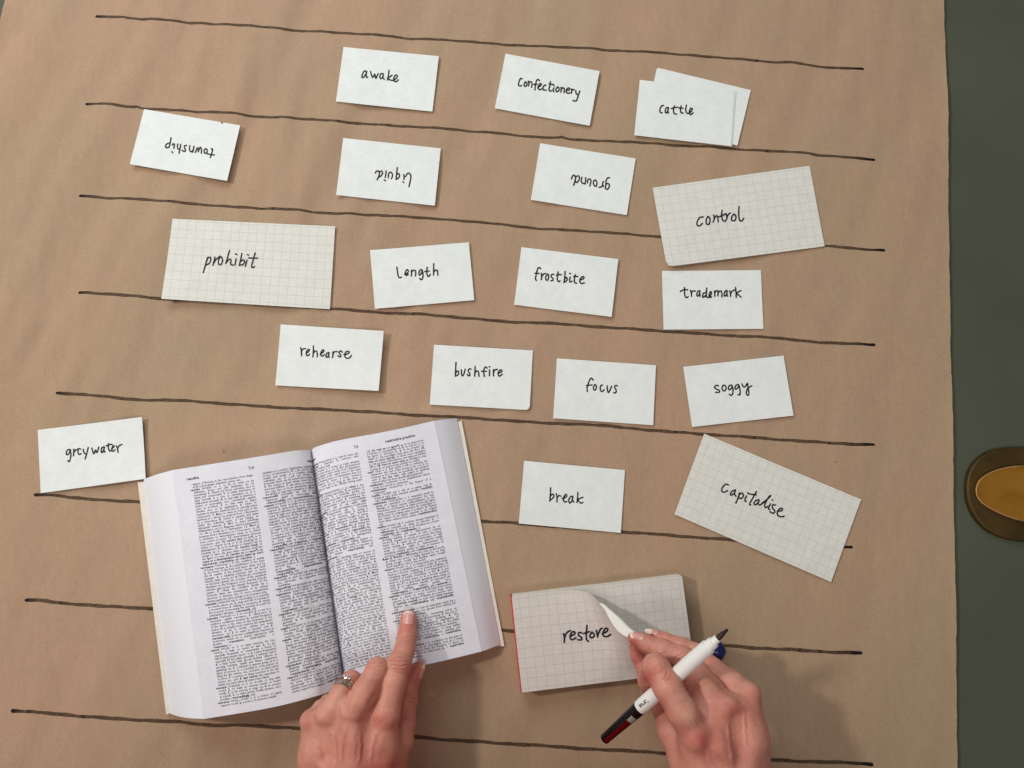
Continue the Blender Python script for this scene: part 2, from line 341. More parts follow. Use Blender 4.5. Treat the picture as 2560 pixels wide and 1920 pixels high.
HW = {
'awake': (820,100,.13562,[[(700,575),(668,572),(640,620),(625,680),(652,690),(695,630),(715,580)],[(712,590),(703,650),(710,688),(735,682)],
 [(785,580),(800,640),(822,690),(850,645),(862,628),(880,708),(905,660),(925,620)],[(1010,622),(975,622),(955,680),(973,712),(1003,690),(1020,630)],[(1022,622),(1012,680),(1035,725)],
 [(1125,558),(1115,640),(1095,740)],[(1180,650),(1110,702),(1150,738),(1208,745)],[(1210,745),(1238,722),(1275,680),(1268,647),(1235,655),(1212,710),(1227,762),(1262,765),(1295,735)]]),
'Confectionery': (1220,120,.13562,[[(628,568),(600,560),(572,620),(562,680),(590,700),(620,690)],[(690,622),(670,655),(670,698),(695,708),(716,680),(714,642),(690,622)],
 [(745,610),(752,660),(745,700)],[(750,662),(775,624),(805,627),(810,670),(803,725)],[(950,605),(925,580),(895,602),(875,680),(865,770)],[(840,672),(905,665)],
 [(920,715),(958,705),(985,672),(962,655),(932,695),(925,748),(955,768),(987,755)],[(1065,685),(1037,690),(1012,735),(1025,773),(1075,775)],[(1150,620),(1140,700),(1123,760),(1140,795),(1170,788)],[(1125,662),(1210,675)],
 [(1215,738),(1198,780),(1215,805)],[(1216,698),(1220,705)],[(1285,718),(1258,748),(1253,792),(1280,806),(1306,780),(1306,738),(1285,718)],[(1345,725),(1350,770),(1340,815)],[(1348,772),(1375,737),(1405,745),(1407,790),(1400,825)],
 [(1445,780),(1488,775),(1507,752),(1482,735),(1450,765),(1443,812),(1472,835),(1507,825)],[(1540,755),(1542,800),(1535,835)],[(1540,797),(1560,767),(1588,770)],[(1618,785),(1625,840),(1658,862)],[(1692,795),(1665,870),(1640,950),(1612,978),(1565,968)]]),
'cattle': (1560,150,.15371,[[(645,742),(615,745),(585,798),(590,850),(622,860)],[(715,770),(687,780),(670,835),(688,862),(715,822),(722,775)],[(722,772),(713,830),(722,862)],
 [(820,745),(805,810),(815,868),(855,882)],[(768,790),(820,775),(868,768)],[(930,745),(918,810),(930,858),(960,862)],[(890,778),(960,785)],[(1015,735),(1003,800),(1018,860),(1048,868)],
 [(1050,868),(1085,842),(1110,802),(1093,782),(1070,810),(1065,868),(1090,888),(1122,858)]]),
'township': (300,250,.14467,[[(882,650),(868,740),(845,820)],[(868,738),(815,755),(785,795),(800,825),(845,818)],[(905,775),(925,755),(940,770),(930,835)],[(895,893),(911,909)],
 [(1050,765),(1035,850),(1020,920)],[(1035,857),(1003,845),(990,800),(1000,760)],[(1150,785),(1117,790),(1115,830),(1135,865),(1110,890),(1072,868)],
 [(1277,800),(1267,860),(1250,905)],[(1265,862),(1228,892),(1200,862),(1208,790)],[(1405,918),(1408,862),(1385,815),(1352,893)],[(1352,893),(1350,850),(1335,828),(1300,905)],
 [(1475,840),(1455,870),(1460,913),(1485,920),(1506,890),(1500,852),(1475,840)],[(1575,845),(1600,850),(1590,900),(1560,995)],[(1510,930),(1570,942),(1632,950)],[(1758,390),(1764,396)]]),
'liquid': (820,330,.13562,[[(872,755),(895,722),(928,718),(948,750),(935,820),(905,880)],[(935,738),(985,720),(1005,750),(985,800),(935,835)],[(1070,720),(1065,780),(1055,838)],[(1035,885),(1058,897)],
 [(1115,845),(1115,780),(1145,740),(1180,762),(1187,810),(1170,860)],[(1278,655),(1265,760),(1255,875)],[(1255,873),(1300,848),(1320,800),(1300,767),(1264,785)],[(1395,785),(1403,830),(1398,873)],[(1382,918),(1394,932)],
 [(1430,820),(1460,770),(1495,760),(1525,800),(1520,880),(1492,1010)]]),
'ground': (1300,340,.14014,[[(918,768),(940,712),(965,700),(993,740),(980,800),(958,880)],[(985,730),(1040,710),(1060,742),(1045,798),(1010,830),(985,800)],[(1170,745),(1170,800),(1160,858)],[(1163,850),(1112,840),(1092,800),(1105,738)],
 [(1205,840),(1210,782),(1240,765),(1265,790),(1260,840),(1245,890)],[(1335,785),(1312,810),(1312,858),(1335,890),(1360,895),(1372,850),(1360,797),(1335,785)],[(1485,810),(1475,860),(1490,903)],[(1475,870),(1450,908),(1410,915)],
 [(1595,745),(1562,750),(1535,800),(1530,870),(1520,935)],[(1520,935),(1560,950),(1590,905),(1590,862),(1557,847),(1532,870)]]),
'control': (1600,390,.22604,[[(700,675),(662,680),(632,728),(635,768),(663,770),(690,745)],[(750,670),(732,705),(735,748),(762,755),(775,717),(768,680),(750,670)],[(815,655),(821,695),(808,730)],[(818,700),(843,662),(860,675),(865,725)],
 [(908,598),(903,660),(915,710),(940,720),(955,702)],[(872,672),(915,658),(950,636)],[(955,645),(963,692)],[(962,680),(975,650),(1000,630)],[(1035,645),(1013,678),(1015,710),(1045,715),(1062,682),(1052,650),(1035,645)],
 [(1095,560),(1092,650),(1103,710),(1125,718),(1148,688)]]),
'prohibit': (380,520,.217,[[(640,570),(615,660),(590,745)],[(625,620),(650,572),(678,577),(665,630),(617,663)],[(725,568),(712,620),(702,660)],[(708,642),(740,590),(785,555)],[(790,562),(766,600),(770,648),(795,650),(812,612),(806,572),(790,562)],
 [(893,490),(870,570),(850,640)],[(855,628),(890,590),(910,602),(905,645),(935,658)],[(968,588),(955,655)],[(962,528),(978,538)],[(1035,525),(1020,600),(1005,660)],[(1007,657),(1050,650),(1066,617),(1050,597),(1015,622)],
 [(1095,600),(1075,672)],[(1100,537),(1112,543)],[(1188,520),(1165,600),(1148,668),(1158,688),(1182,675)],[(1115,575),(1215,578)]]),
'length': (900,590,.14467,[[(637,540),(648,620),(663,700),(690,720),(715,712)],[(770,658),(810,648),(835,612),(820,580),(795,600),(783,650),(800,682),(832,663)],[(888,590),(891,640),(886,690)],[(890,622),(930,592),(958,602),(963,640),(958,690)],
 [(1065,580),(1037,590),(1018,638),(1030,675),(1058,650),(1075,590)],[(1075,588),(1090,660),(1080,735),(1055,755),(1035,733)],[(1160,540),(1155,620),(1165,683),(1190,698),(1213,662)],[(1120,615),(1195,605)],
 [(1273,480),(1273,580),(1271,672)],[(1272,622),(1310,590),(1338,602),(1346,675)]]),
'frostbite': (1260,600,.14467,[[(635,495),(605,475),(577,510),(557,600),(543,670),(560,700)],[(535,575),(605,578)],[(645,575),(650,630),(645,685)],[(650,642),(680,592),(715,580)],[(745,588),(722,638),(728,688),(755,692),(771,642),(766,597),(745,588)],
 [(862,595),(827,595),(815,630),(845,668),(845,698),(810,705)],[(935,550),(920,640),(925,698),(950,720),(968,703)],[(905,608),(950,600),(992,600)],[(1055,545),(1050,640),(1035,735)],[(1040,730),(1080,705),(1092,662),(1072,647),(1048,680)],
 [(1145,640),(1133,688),(1142,727),(1175,713)],[(1133,577),(1152,580)],[(1230,600),(1215,680),(1222,738),(1255,745)],[(1205,628),(1275,630)],[(1310,690),(1353,680),(1383,652),(1360,632),(1325,660),(1308,713),(1338,752),(1388,740)]]),
'trademark': (1630,650,.13562,[[(600,508),(600,590),(610,668),(635,695),(668,675)],[(522,580),(580,552),(658,548)],[(710,560),(725,620),(729,670)],[(724,622),(745,577),(800,570)],[(880,565),(847,577),(825,637),(843,668),(870,632),(883,577)],[(883,577),(880,630),(890,668)],
 [(1010,515),(1003,600),(1000,678)],[(992,600),(952,612),(933,658),(948,690),(990,650)],[(1000,680),(1030,690),(1052,680)],[(1052,680),(1085,642),(1095,597),(1077,585),(1055,638),(1063,688),(1100,680)],
 [(1150,570),(1157,620),(1157,668)],[(1155,612),(1185,567),(1213,577),(1216,660)],[(1216,607),(1255,570),(1283,592),(1290,682)],[(1375,560),(1347,580),(1328,637),(1345,668),(1373,632),(1385,572)],[(1385,572),(1380,630),(1392,668)],
 [(1430,570),(1447,620),(1449,668)],[(1446,622),(1470,582),(1518,552)],[(1540,505),(1548,600),(1552,690)],[(1640,562),(1590,590),(1558,617),(1600,650),(1640,685)]]),
'rehearse': (670,790,.14014,[[(582,565),(597,640),(598,710)],[(592,642),(620,592),(670,580)],[(680,665),(715,642),(740,607),(720,595),(692,625),(682,683),(705,710),(743,680)],[(810,535),(808,630),(800,728)],[(803,682),(835,627),(868,632),(880,680),(878,725)],
 [(930,680),(973,652),(998,622),(975,605),(947,650),(943,698),(970,715),(1003,690)],[(1080,650),(1047,670),(1030,713),(1050,737),(1080,705),(1090,657)],[(1090,657),(1077,710),(1092,738)],[(1155,640),(1158,690),(1150,745)],[(1156,692),(1180,642),(1230,635)],
 [(1325,645),(1292,625),(1265,648),(1290,688),(1300,718),(1275,728),(1245,708)],[(1352,688),(1408,680),(1450,652),(1430,630),(1392,642),(1368,698),(1393,748),(1450,748),(1489,700)]]),
'bushfire': (1050,840,.14014,[[(642,470),(635,600),(630,718)],[(632,715),(680,690),(689,642),(662,622),(634,665)],[(738,605),(740,670),(757,712),(785,670),(805,590)],[(912,595),(882,585),(860,618),(885,668),(890,700),(867,710),(840,680)],
 [(983,540),(980,630),(975,718)],[(978,662),(1015,622),(1043,642),(1052,718)],[(1195,575),(1180,552),(1152,568),(1135,640),(1148,722)],[(1098,630),(1185,630)],[(1240,605),(1240,660),(1238,708)],[(1232,547),(1246,552)],
 [(1312,600),(1308,660),(1312,712)],[(1308,652),(1335,607),(1380,595)],[(1390,660),(1438,650),(1462,622),(1440,605),(1407,630),(1392,678),(1415,715),(1465,685)]]),
'focus': (1360,870,.13562,[[(908,592),(875,555),(842,590),(812,670),(793,740),(800,800)],[(785,690),(885,680)],[(935,673),(912,718),(918,766),(945,774),(963,732),(960,690),(935,673)],[(1080,685),(1052,690),(1035,738),(1050,793),(1080,800),(1110,765)],
 [(1165,695),(1168,770),(1188,820),(1220,770),(1245,705)],[(1355,700),(1322,690),(1300,720),(1325,768),(1330,808),(1312,830),(1285,820)]]),
'soggy': (1690,870,.14467,[[(735,655),(697,645),(665,680),(700,710),(750,733),(745,765),(685,765)],[(815,643),(795,690),(815,738),(850,735),(866,690),(850,650),(815,643)],[(960,640),(922,650),(905,698),(925,722),(955,700),(970,650)],[(970,650),(987,730),(975,800),(950,820),(922,798)],
 [(1075,630),(1037,645),(1018,688),(1035,712),(1065,690),(1085,642)],[(1085,640),(1106,720),(1106,805),(1072,805)],[(1140,620),(1163,668),(1200,665),(1230,610)],[(1235,612),(1250,710),(1258,808),(1217,800),(1225,722),(1265,680),(1308,655)]]),
'greywater': (70,1020,.14919,[[(700,695),(662,705),(640,758),(660,785),(693,750),(710,700)],[(710,700),(718,780),(705,870),(685,900),(668,880)],[(765,690),(765,750),(762,800)],[(765,752),(800,702),(832,690)],[(885,690),(852,682),(835,730),(855,778),(889,765)],
 [(925,690),(940,750),(975,775)],[(1010,660),(985,760),(955,858)],[(1070,670),(1085,730),(1105,768),(1130,702),(1150,745),(1167,720),(1185,655)],[(1265,650),(1237,670),(1226,728),(1245,748),(1268,702),(1280,655)],[(1280,655),(1272,700),(1290,740)],
 [(1350,595),(1345,660),(1363,713),(1385,722),(1400,702)],[(1310,635),(1360,615),(1410,610)],[(1400,680),(1438,652),(1435,630),(1415,650),(1408,708),(1430,725),(1457,700)],[(1480,635),(1500,680),(1508,745)],[(1502,672),(1530,632),(1575,610)]]),
'break': (1270,1130,.14919,[[(715,600),(710,700),(700,825)],[(703,812),(752,772),(769,732),(742,705),(709,742)],[(808,700),(822,760),(818,835)],[(820,772),(850,732),(887,740)],[(905,780),(948,770),(985,732),(965,710),(937,750),(930,808),(955,840),(987,828)],
 [(1085,740),(1047,750),(1017,808),(1035,855),(1068,822),(1085,752)],[(1085,752),(1082,810),(1106,840)],[(1172,680),(1165,770),(1155,850)],[(1255,760),(1200,780),(1175,807),(1210,850),(1240,855),(1256,840)]]),
'capitalise': (1660,1060,.25316,[[(635,602),(607,595),(572,638),(577,670),(605,670),(628,658)],[(702,650),(672,665),(655,693),(670,702),(693,682),(705,655)],[(705,655),(697,690),(710,712)],[(745,680),(735,722),(710,780)],[(742,700),(770,682),(785,705),(765,735),(737,728)],
 [(815,710),(798,752),(812,766)],[(827,679),(831,683)],[(912,668),(872,740),(846,788),(857,802)],[(835,688),(870,695),(908,700)],[(935,747),(907,757),(888,783),(903,798),(928,777),(940,752)],[(940,752),(930,785),(947,800),(980,772)],
 [(950,800),(1018,745),(1055,707),(1035,720),(997,788),(1000,824),(1022,815)],[(1050,790),(1030,832),(1045,846)],[(1067,747),(1072,752)],[(1100,800),(1072,800),(1072,828),(1094,860),(1077,882),(1045,865)],[(1120,860),(1160,857),(1170,837),(1145,835),(1120,868),(1125,903),(1160,916),(1188,910)]]),
'restore': (1240,1400,.27125,[[(622,680),(630,720),(628,760)],[(629,722),(650,672),(685,650)],[(680,705),(713,690),(730,672),(710,660),(690,680),(683,718),(705,735),(737,715)],[(790,670),(764,670),(760,693),(788,715),(785,735),(752,735)],
 [(838,602),(832,680),(835,733),(850,748)],[(805,680),(860,660)],[(885,665),(866,690),(869,714),(895,712),(905,687),(885,665)],[(925,650),(936,710)],[(936,697),(960,642),(977,628)],[(980,680),(1018,660),(1030,637),(1010,630),(987,665),(990,698),(1023,705),(1058,685)]]),
}
def strokes(word):
    ox, oy, s, S = HW[word]; return [[(ox+x*s, oy+y*s) for x, y in st] for st in S]

# ------------------------------------------------------------------ cards
def card(name, corners, crop, mat, lifts, label, cat, group, word=None, z0=.0013, thick=.00028, hw=1.82, size=(85, 51.6), curl=None, cut=None):
    ox, oy, s = crop; px = [(ox+a*s, oy+b*s) for a, b in corners]
    NR, NC = 15, 23
    q0 = np.array([at(x, y, z0) for x, y in px]); tt_, uu_ = np.meshgrid(np.linspace(0, 1, 9), np.linspace(0, 1, 15), indexing='ij'); q1 = (q0[0]*(1-uu_[..., None])+q0[1]*uu_[..., None])*(1-tt_[..., None])+(q0[3]*(1-uu_[..., None])+q0[2]*uu_[..., None])*tt_[..., None]
    z0 = z0+max(0, khgt(q1[..., 0], q1[..., 1]).max()-.0009)
    Q = np.array([at(x, y, z0+lz) for (x, y), lz in zip(px, lifts)])      # TL TR BR BL
    t, u = np.meshgrid(np.linspace(0, 1, NR), np.linspace(0, 1, NC), indexing='ij')
    def surf(u, t):
        u = u[..., None]; t = t[..., None]
        P = (Q[0]*(1-u)+Q[1]*u)*(1-t)+(Q[3]*(1-u)+Q[2]*u)*t
        u = u[..., 0]; t = t[..., 0]
        P[..., 2] = z0
        # lift is concentrated towards the corners (a slightly warped card)
        for (cu, ct), lz in zip(((0, 0), (1, 0), (1, 1), (0, 1)), lifts):
            q = np.clip(1-abs(u-cu), 0, 1)*np.clip(1-abs(t-ct), 0, 1)
            P[..., 2] += lz*q**1.3
        return P
    P = surf(u, t)
    if cut:                                                              # a clipped / rounded corner (index, amount)
        ci, am = cut; cu, ct = ((0, 0), (1, 0), (1, 1), (0, 1))[ci]
        ctr = P[NR//2, NC//2]
        du = abs(u-cu)*size[0]; dt = abs(t-ct)*size[1]
        q = np.clip(am-(du+dt), 0, None)/1000
        dirv = ctr-Q[ci]; dirv[2] = 0; dirv /= np.linalg.norm(dirv); P = P+q[..., None]*dirv*.75
    V, Fs, cl = solid_grid(P, thick)
    uv = np.stack([u.ravel()*size[0], t.ravel()*size[1]], 1); uv = np.vstack([uv]*4)
    if mat is MCARD:
        V[:, :2] += 0
    org = P[NR//2, NC//2].copy(); org[2] = .0006
    o = mesh_obj(name, V, Fs, None, origin=org, uv=uv, mats=[mat, MSIDE], midx=(cl > 0).astype(int))
    o.data.polygons.foreach_set('use_smooth', (cl == 0))
    tag(o, label, cat, group)
    if word:
        e1 = Q[1]-Q[0]; e2 = Q[3]-Q[0]; A = np.linalg.inv(np.array([[e1[0], e2[0]], [e1[1], e2[1]]]))
        def zf(x, y):
            W = at(x, y, z0)
            for _ in range(3):
                st = (W[:, :2]-Q[0][:2]) @ A.T; uu_ = np.clip(st[:, 0], 0, 1); tt_ = np.clip(st[:, 1], 0, 1)
                W = at(x, y, surf(uu_, tt_)[:, 2]+.00012)
            return W
        V, Fs = ribbon(strokes(word), hw, zf)
        h = mesh_obj('handwriting', V, Fs, MPEN, parent=o)
    return o
G1 = 'small white word cards laid out on the kraft paper'; G2 = 'large squared word cards'
SM = [
('awake',(820,100,.13562),[(285,128),(2043,297),(1925,1318),(145,1132)],(.2,.8,.9,.6),'small white card handwritten awake, leftmost of the top row'),
('Confectionery',(1220,120,.13562),[(322,103),(2056,425),(1875,1432),(125,1110)],(.1,.7,.9,.6),'small white card handwritten Confectionery, between the awake card and the cattle cards'),
('township',(300,250,.14467),[(415,157),(2076,437),(1850,1397),(168,1107)],(.1,.6,1.0,.6),'small white card with township written upside down and a tiny dot on its upper edge'),
('liquid',(820,330,.13562),[(280,110),(2078,300),(1968,1357),(150,1160)],(.1,.6,.9,.6),'small white card with liquid written upside down, directly below the awake card'),
('ground',(1300,340,.14014),[(360,128),(2064,400),(1905,1410),(193,1137)],(.1,.7,.9,.6),'small white card with ground written upside down, left of the control card'),
('length',(900,590,.14467),[(173,245),(1880,107),(1975,1107),(257,1257)],(.2,1.0,1.0,.8),'small white card handwritten length, just right of the prohibit card'),
('frostbite',(1260,600,.14467),[(300,122),(1976,328),(1860,1328),(175,1118)],(.2,.8,1.1,.6),'small white card handwritten frostbite, between the length and trademark cards'),
('trademark',(1630,650,.13562),[(185,202),(2008,185),(2055,1268),(213,1282)],(.1,.3,.7,.6),'small white card handwritten trademark, tucked close under the control card'),
('rehearse',(670,790,.14014),[(227,148),(2063,265),(1972,1335),(130,1237)],(.2,3.6,3.4,.8),'small white card handwritten rehearse, its right edge lifted off the paper'),
('bushfire',(1050,840,.14014),[(250,155),(2013,257),(1955,1322),(173,1222)],(.1,.8,1.0,.6),'small white card handwritten bushfire, with a clipped lower right corner'),
('focus',(1360,870,.13562),[(238,190),(2064,317),(2013,1423),(168,1295)],(.1,.7,.8,.7),'small white card handwritten focus, between the bushfire and soggy cards'),
('soggy',(1690,870,.14467),[(125,325),(1860,130),(2032,1167),(278,1364)],(.1,.5,1.0,.7),'small white card handwritten soggy, tilted, just above the capitalise card'),
('greywater',(70,1020,.14919),[(162,368),(1908,150),(1970,1185),(212,1427)],(.2,2.2,2.6,.5),'small white card handwritten greywater, touching the open dictionary at the far left'),
('break',(1270,1130,.14919),[(270,147),(1960,302),(1890,1356),(180,1198)],(.1,.8,.9,.5),'small white card handwritten break, between the dictionary and the capitalise card'),
]
for wd, crop, cor, lf, lab in SM:
    card('word_card', cor, crop, MCARD, [l*.0014 for l in lf], lab, 'card', G1, wd, cut=(2, 1.9) if wd == 'bushfire' else None)
cr = (1560, 150, .15371)
G3 = 'stack of small white cards under the word cattle'
card('word_card', [(530,148),(2050,498),(1838,1378),(345,1030)], cr, MCARD, (.0, .0002, .0003, 0), 'blank white card lowest in the cattle stack, only a sliver showing under the tilted card', 'card', G3, z0=.0011)
card('word_card', [(548,125),(2063,490),(1845,1390),(355,1040)], cr, MCARD, (.0, .0003, .0005, 0), 'blank white card poking out tilted at the upper right of the cattle card', 'card', G3, z0=.0016)
card('word_card', [(280,325),(1822,512),(1757,1409),(190,1228)], cr, MCARD, (.0, .0003, .0004, 0), 'blank white card directly beneath the cattle card, showing a thin strip at its right', 'card', G3, z0=.0024)
card('word_card', [(257,322),(1797,498),(1740,1400),(165,1222)], cr, MCARD, (.0, .0004, .0006, .0003), 'small white card handwritten cattle, topmost of its stack', 'card', G3, 'cattle', z0=.0030)
card('index_card', [(140,350),(1876,107),(2043,997),(297,1225)], (1600,390,.22604), MGRID, (.0006,.0008,.0008,.0050), 'squared card handwritten control, its lower left corner curled up', 'card', G2, 'control', hw=1.92, size=(140, 71.5), cut=(3, 3.0))
card('index_card', [(236,123),(2110,210),(2050,1165),(107,1045)], (380,520,.217), MGRID, (.0006,.0008,.0012,.0060), 'squared card handwritten prohibit, lying left of the length card', 'card', G2, 'prohibit', hw=1.9, size=(140, 71.5))
card('index_card', [(397,95),(1947,745),(1650,1560),(103,890)], (1660,1060,.25316), MGRID, (.0002,.0008,.0014,.0008), 'squared card handwritten capitalise, tilted strongly down to the right', 'card', G2, 'capitalise', hw=1.92, size=(140, 71.5))

# ------------------------------------------------------------------ card pad with a peeled top sheet
S3 = .27125
def z3(x, y): return 1240+x*S3, 1400+y*S3
HP = .0175
c_tl = at(*z3(145, 340), HP); c_tr = at(*z3(1716, 150), HP); c_bl = at(*z3(240, 1222), HP); c_br = c_tr+(c_bl-c_tl)
org = (c_tl+c_tr+c_bl+c_br)/4; org[2] = .0007
pad = thing('card_pad', 'thick red-edged pad of squared cards, its top card reading restore and peeled back', 'notepad', org)
def slab(P4, z0, z1, n=14):
    t, u = np.meshgrid(np.linspace(0, 1, 5), np.linspace(0, 1, 9), indexing='ij')
    P = (P4[0]*(1-u[..., None])+P4[1]*u[..., None])*(1-t[..., None])+(P4[3]*(1-u[..., None])+P4[2]*u[..., None])*t[..., None]
    return P, u, t
# the block: layers of cards, each a hair out of line with the next
NL = 22; Vb = []; Fb = []; Ub = []; Mb = []
for k in range(NL):
    z0 = .0007+(HP-.0003-.0007)*k/NL; z1 = .0007+(HP-.0003-.0007)*(k+1)/NL
    j = rng.normal(0, .00010, 4) if k < NL-1 else np.zeros(4)
    ex = (c_tr-c_tl)/np.linalg.norm(c_tr-c_tl); ey = (c_bl-c_tl)/np.linalg.norm(c_bl-c_tl)
    q = [c_tl+ex*.0006-ey*j[0], c_tr+ex*j[1]-ey*j[0], c_br+ex*j[1]+ey*j[2], c_bl+ex*.0006+ey*j[2]]
    i0 = len(Vb)
    for zz in (z0, z1-.00012):
        for p, uvv in zip(q, ((0, 0), (155, 0), (155, 82), (0, 82))): Vb.append((p[0], p[1], zz)); Ub.append(uvv)
    Fb += [(i0+4, i0+7, i0+6, i0+5), (i0, i0+1, i0+2, i0+3), (i0, i0+4, i0+5, i0+1), (i0+1, i0+5, i0+6, i0+2), (i0+2, i0+6, i0+7, i0+3), (i0+3, i0+7, i0+4, i0)]
    Mb += [0, 1, 1, 1, 1, 1]
def part(name, V, Fs, mat, parent, **kw):
    o = mesh_obj(name, V, Fs, mat, parent=parent, **kw); return o
part('card_block', Vb, Fb, None, pad, uv=Ub, mats=[MGRIDP, MSIDE], midx=Mb)
q = [c_tl-ex*.0011, c_tl+ex*.0005, c_bl+ex*.0005+ey*.0001, c_bl-ex*.0011]
Vr = [(p[0], p[1], zz) for zz in (.0007, HP-.0001) for p in q]
part('red_binding', Vr, [(4, 7, 6, 5), (0, 1, 2, 3), (0, 4, 5, 1), (1, 5, 6, 2), (2, 6, 7, 3), (3, 7, 4, 0)], MRED, pad)
# peeled sheet: spans of (b, x, y, z mm) at several a positions
SH = {0.: [(0,145,340,17.7),(.5,192,781,17.7),(1,240,1222,17.7)],
 .2: [(0,459,300,17.9),(.5,505,741,17.9),(1,552,1184,17.8)],
 .36: [(0,690,281,19.5),(.25,728,505,18.8),(.5,762,718,18.2),(1,802,1153,17.9)],
 .46: [(0,845,305,27),(.2,880,440,24.5),(.5,935,700,20.5),(1,960,1134,18)],
 .54: [(0,932,372,35),(.2,975,480,32),(.5,1045,700,24),(1,1085,1119,18)],
 .58: [(0,958,405,39),(.06,972,392,40),(.16,995,420,39),(.3,1020,500,34),(.5,1080,710,26),(1,1145,1113,18)],
 .64: [(0,1005,462,43),(.08,1036,448,44.5),(.16,1068,476,43),(.3,1085,560,37),(.5,1140,720,28),(1,1240,1100,18.2)],
 .76: [(0,1060,566,50),(.08,1122,528,53),(.16,1166,556,52),(.3,1222,645,44),(.5,1260,780,32),(1,1430,1078,18.5)],
 .88: [(0,1125,655,58),(.08,1190,604,61),(.16,1240,628,60),(.3,1280,685,50),(.5,1380,800,36),(1,1615,1056,18.8)],
 1.: [(0,1210,712,66),(.08,1262,660,68),(.16,1310,680,66),(.3,1400,725,54),(.5,1500,820,38),(1,1795,1030,19)]}
ka = sorted(SH); nb = 33; bb = np.linspace(0, 1, nb)
rows = []
for a in ka:
    q = np.array(SH[a]); cm = catmull(q, 10); o_ = np.argsort(cm[:, 0])
    rows.append(np.stack([np.interp(bb, cm[o_, 0], cm[o_, i]) for i in (1, 2, 3)], 1))
rows = np.array(rows)                                    # (na, nb, 3)
na = 61; aa = np.linspace(0, 1, na); full = np.zeros((nb, na, 3))
for j in range(nb):
    q = np.column_stack([ka, rows[:, j]]); cm = catmull(q, 10); full[j] = np.stack([np.interp(aa, cm[:, 0], cm[:, i]) for i in (1, 2, 3)], 1)
px_, py_ = z3(full[..., 0], full[..., 1]); SP = at(px_, py_, full[..., 2]*.001)
for _ in range(2):
    SP[1:-1, 1:-1] = SP[1:-1, 1:-1]*.5+.125*(SP[:-2, 1:-1]+SP[2:, 1:-1]+SP[1:-1, :-2]+SP[1:-1, 2:])
def grid_normals(P):
    du = np.gradient(P, axis=1); dv = np.gradient(P, axis=0); n = np.cross(dv, du); n /= np.maximum(np.linalg.norm(n, axis=-1), 1e-12)[..., None]; return n
nS = grid_normals(SP)
V, Fs, cl = solid_grid(SP, .00018, nS)
bq, aq = np.meshgrid(bb, aa, indexing='ij'); uv = np.stack([aq.ravel()*155, bq.ravel()*82], 1); uv = np.vstack([uv]*4)
sheet = part('top_card', V, Fs, None, pad, smooth=True, uv=uv, mats=[MGRIDP, MSHEETB], midx=(cl > 0).astype(int))
sheet['label'] = 'top card of the pad reading restore, one corner peeled back'
sx, sy = proj(SP[:, :38]); szz = SP[:, :38, 2]
def zsheet(x, y):
    d2 = (sx[None]-x[:, None, None])**2+(sy[None]-y[:, None, None])**2
    wgt = 1/(d2+4)**2; z = (wgt*szz[None]).sum((1, 2))/wgt.sum((1, 2)); return at(x, y, z+.00035)
V, Fs = ribbon(strokes('restore'), 2.1, zsheet)
hwm = mesh_obj('handwriting', V, Fs, MPEN, parent=sheet)

# ------------------------------------------------------------------ open dictionary
s5 = lambda x, y: (320+x*.2411, 1020+y*.2411)
s6 = lambda x, y: (740+x*.2441, 1020+y*.2441)
s7 = lambda x, y: (380+x*.2532, 1400+y*.2532)
def edge(pts, n=64):
    q = np.array([(x, y, z) for (x, y), z in pts], float); cm = catmull(q, 12)
    P = at(cm[:, 0], cm[:, 1], cm[:, 2]*.001)
    s = np.r_[0, np.cumsum(np.linalg.norm(np.diff(P, axis=0), axis=1))]; s_ = np.linspace(0, s[-1], n)
    return np.stack([np.interp(s_, s, P[:, i]) for i in range(3)], 1), s[-1]
LT, wLT = edge([(s5(457,645),46),(s5(700,607),45.5),(s5(1000,560),43.5),(s5(1400,497),38.5),(s5(1700,447),31),(s5(1850,437),23),(s5(1890,440),15),(s5(1899,446),7)])
LB, wLB = edge([(s7(510,1570),46),(s7(1000,1490),46),(s7(1300,1430),43),(s7(1600,1350),37),((812,1734),31),((845,1720),23),((859,1716),15),((863,1716),7)])
RT, wRT = edge([(s6(153,441),7),(s6(161,430),15),(s6(185,408),20),(s6(250,384),24.5),(s6(400,340),28),(s6(600,300),29),(s6(800,265),28),(s6(1050,215),26),(s6(1418,130),21)])
RB, wRB = edge([((863,1716),7),((865,1713),15),((872,1708),20),((892,1700),24.5),((935,1689),28),((990,1677),29),((1064,1661.6),28),((1125,1648),25),((1204.5,1628.5),19)])
bc = (at(344, 1204, .0008)+at(1261, 1615, .0008))/2
book = thing('dictionary', 'thick open dictionary at pages 724 and 725, a finger pointing at its right page', 'book', bc)
NV = 24
def ruled(A, B, nv=NV):
    t = np.linspace(0, 1, nv)[:, None, None]; return A[None]*(1-t)+B[None]*t
PL = ruled(LT, LB); PR = ruled(RT, RB)
# cover: one cream card wrapped round the block, lying nearly flat
cv = [at(344, 1204.5, .0036), at(1154, 1051, .0028), at(1261, 1615.5, .0028), at(415.4, 1786.5, .0036)]
t, u = np.meshgrid(np.linspace(0, 1, 6), np.linspace(0, 1, 40), indexing='ij'); u3 = u[..., None]; t3 = t[..., None]
CP = (cv[0]*(1-u3)+cv[1]*u3)*(1-t3)+(cv[3]*(1-u3)+cv[2]*u3)*t3; dv_ = (cv[3]-cv[0])/np.linalg.norm(cv[3]-cv[0]); CP = CP+dv_*(np.sin(np.pi*u3)**.5*(1-2*t3)*.005)
V, Fs, cl = solid_grid(CP, .0009); part('cover', V, Fs, MCOVER, book)
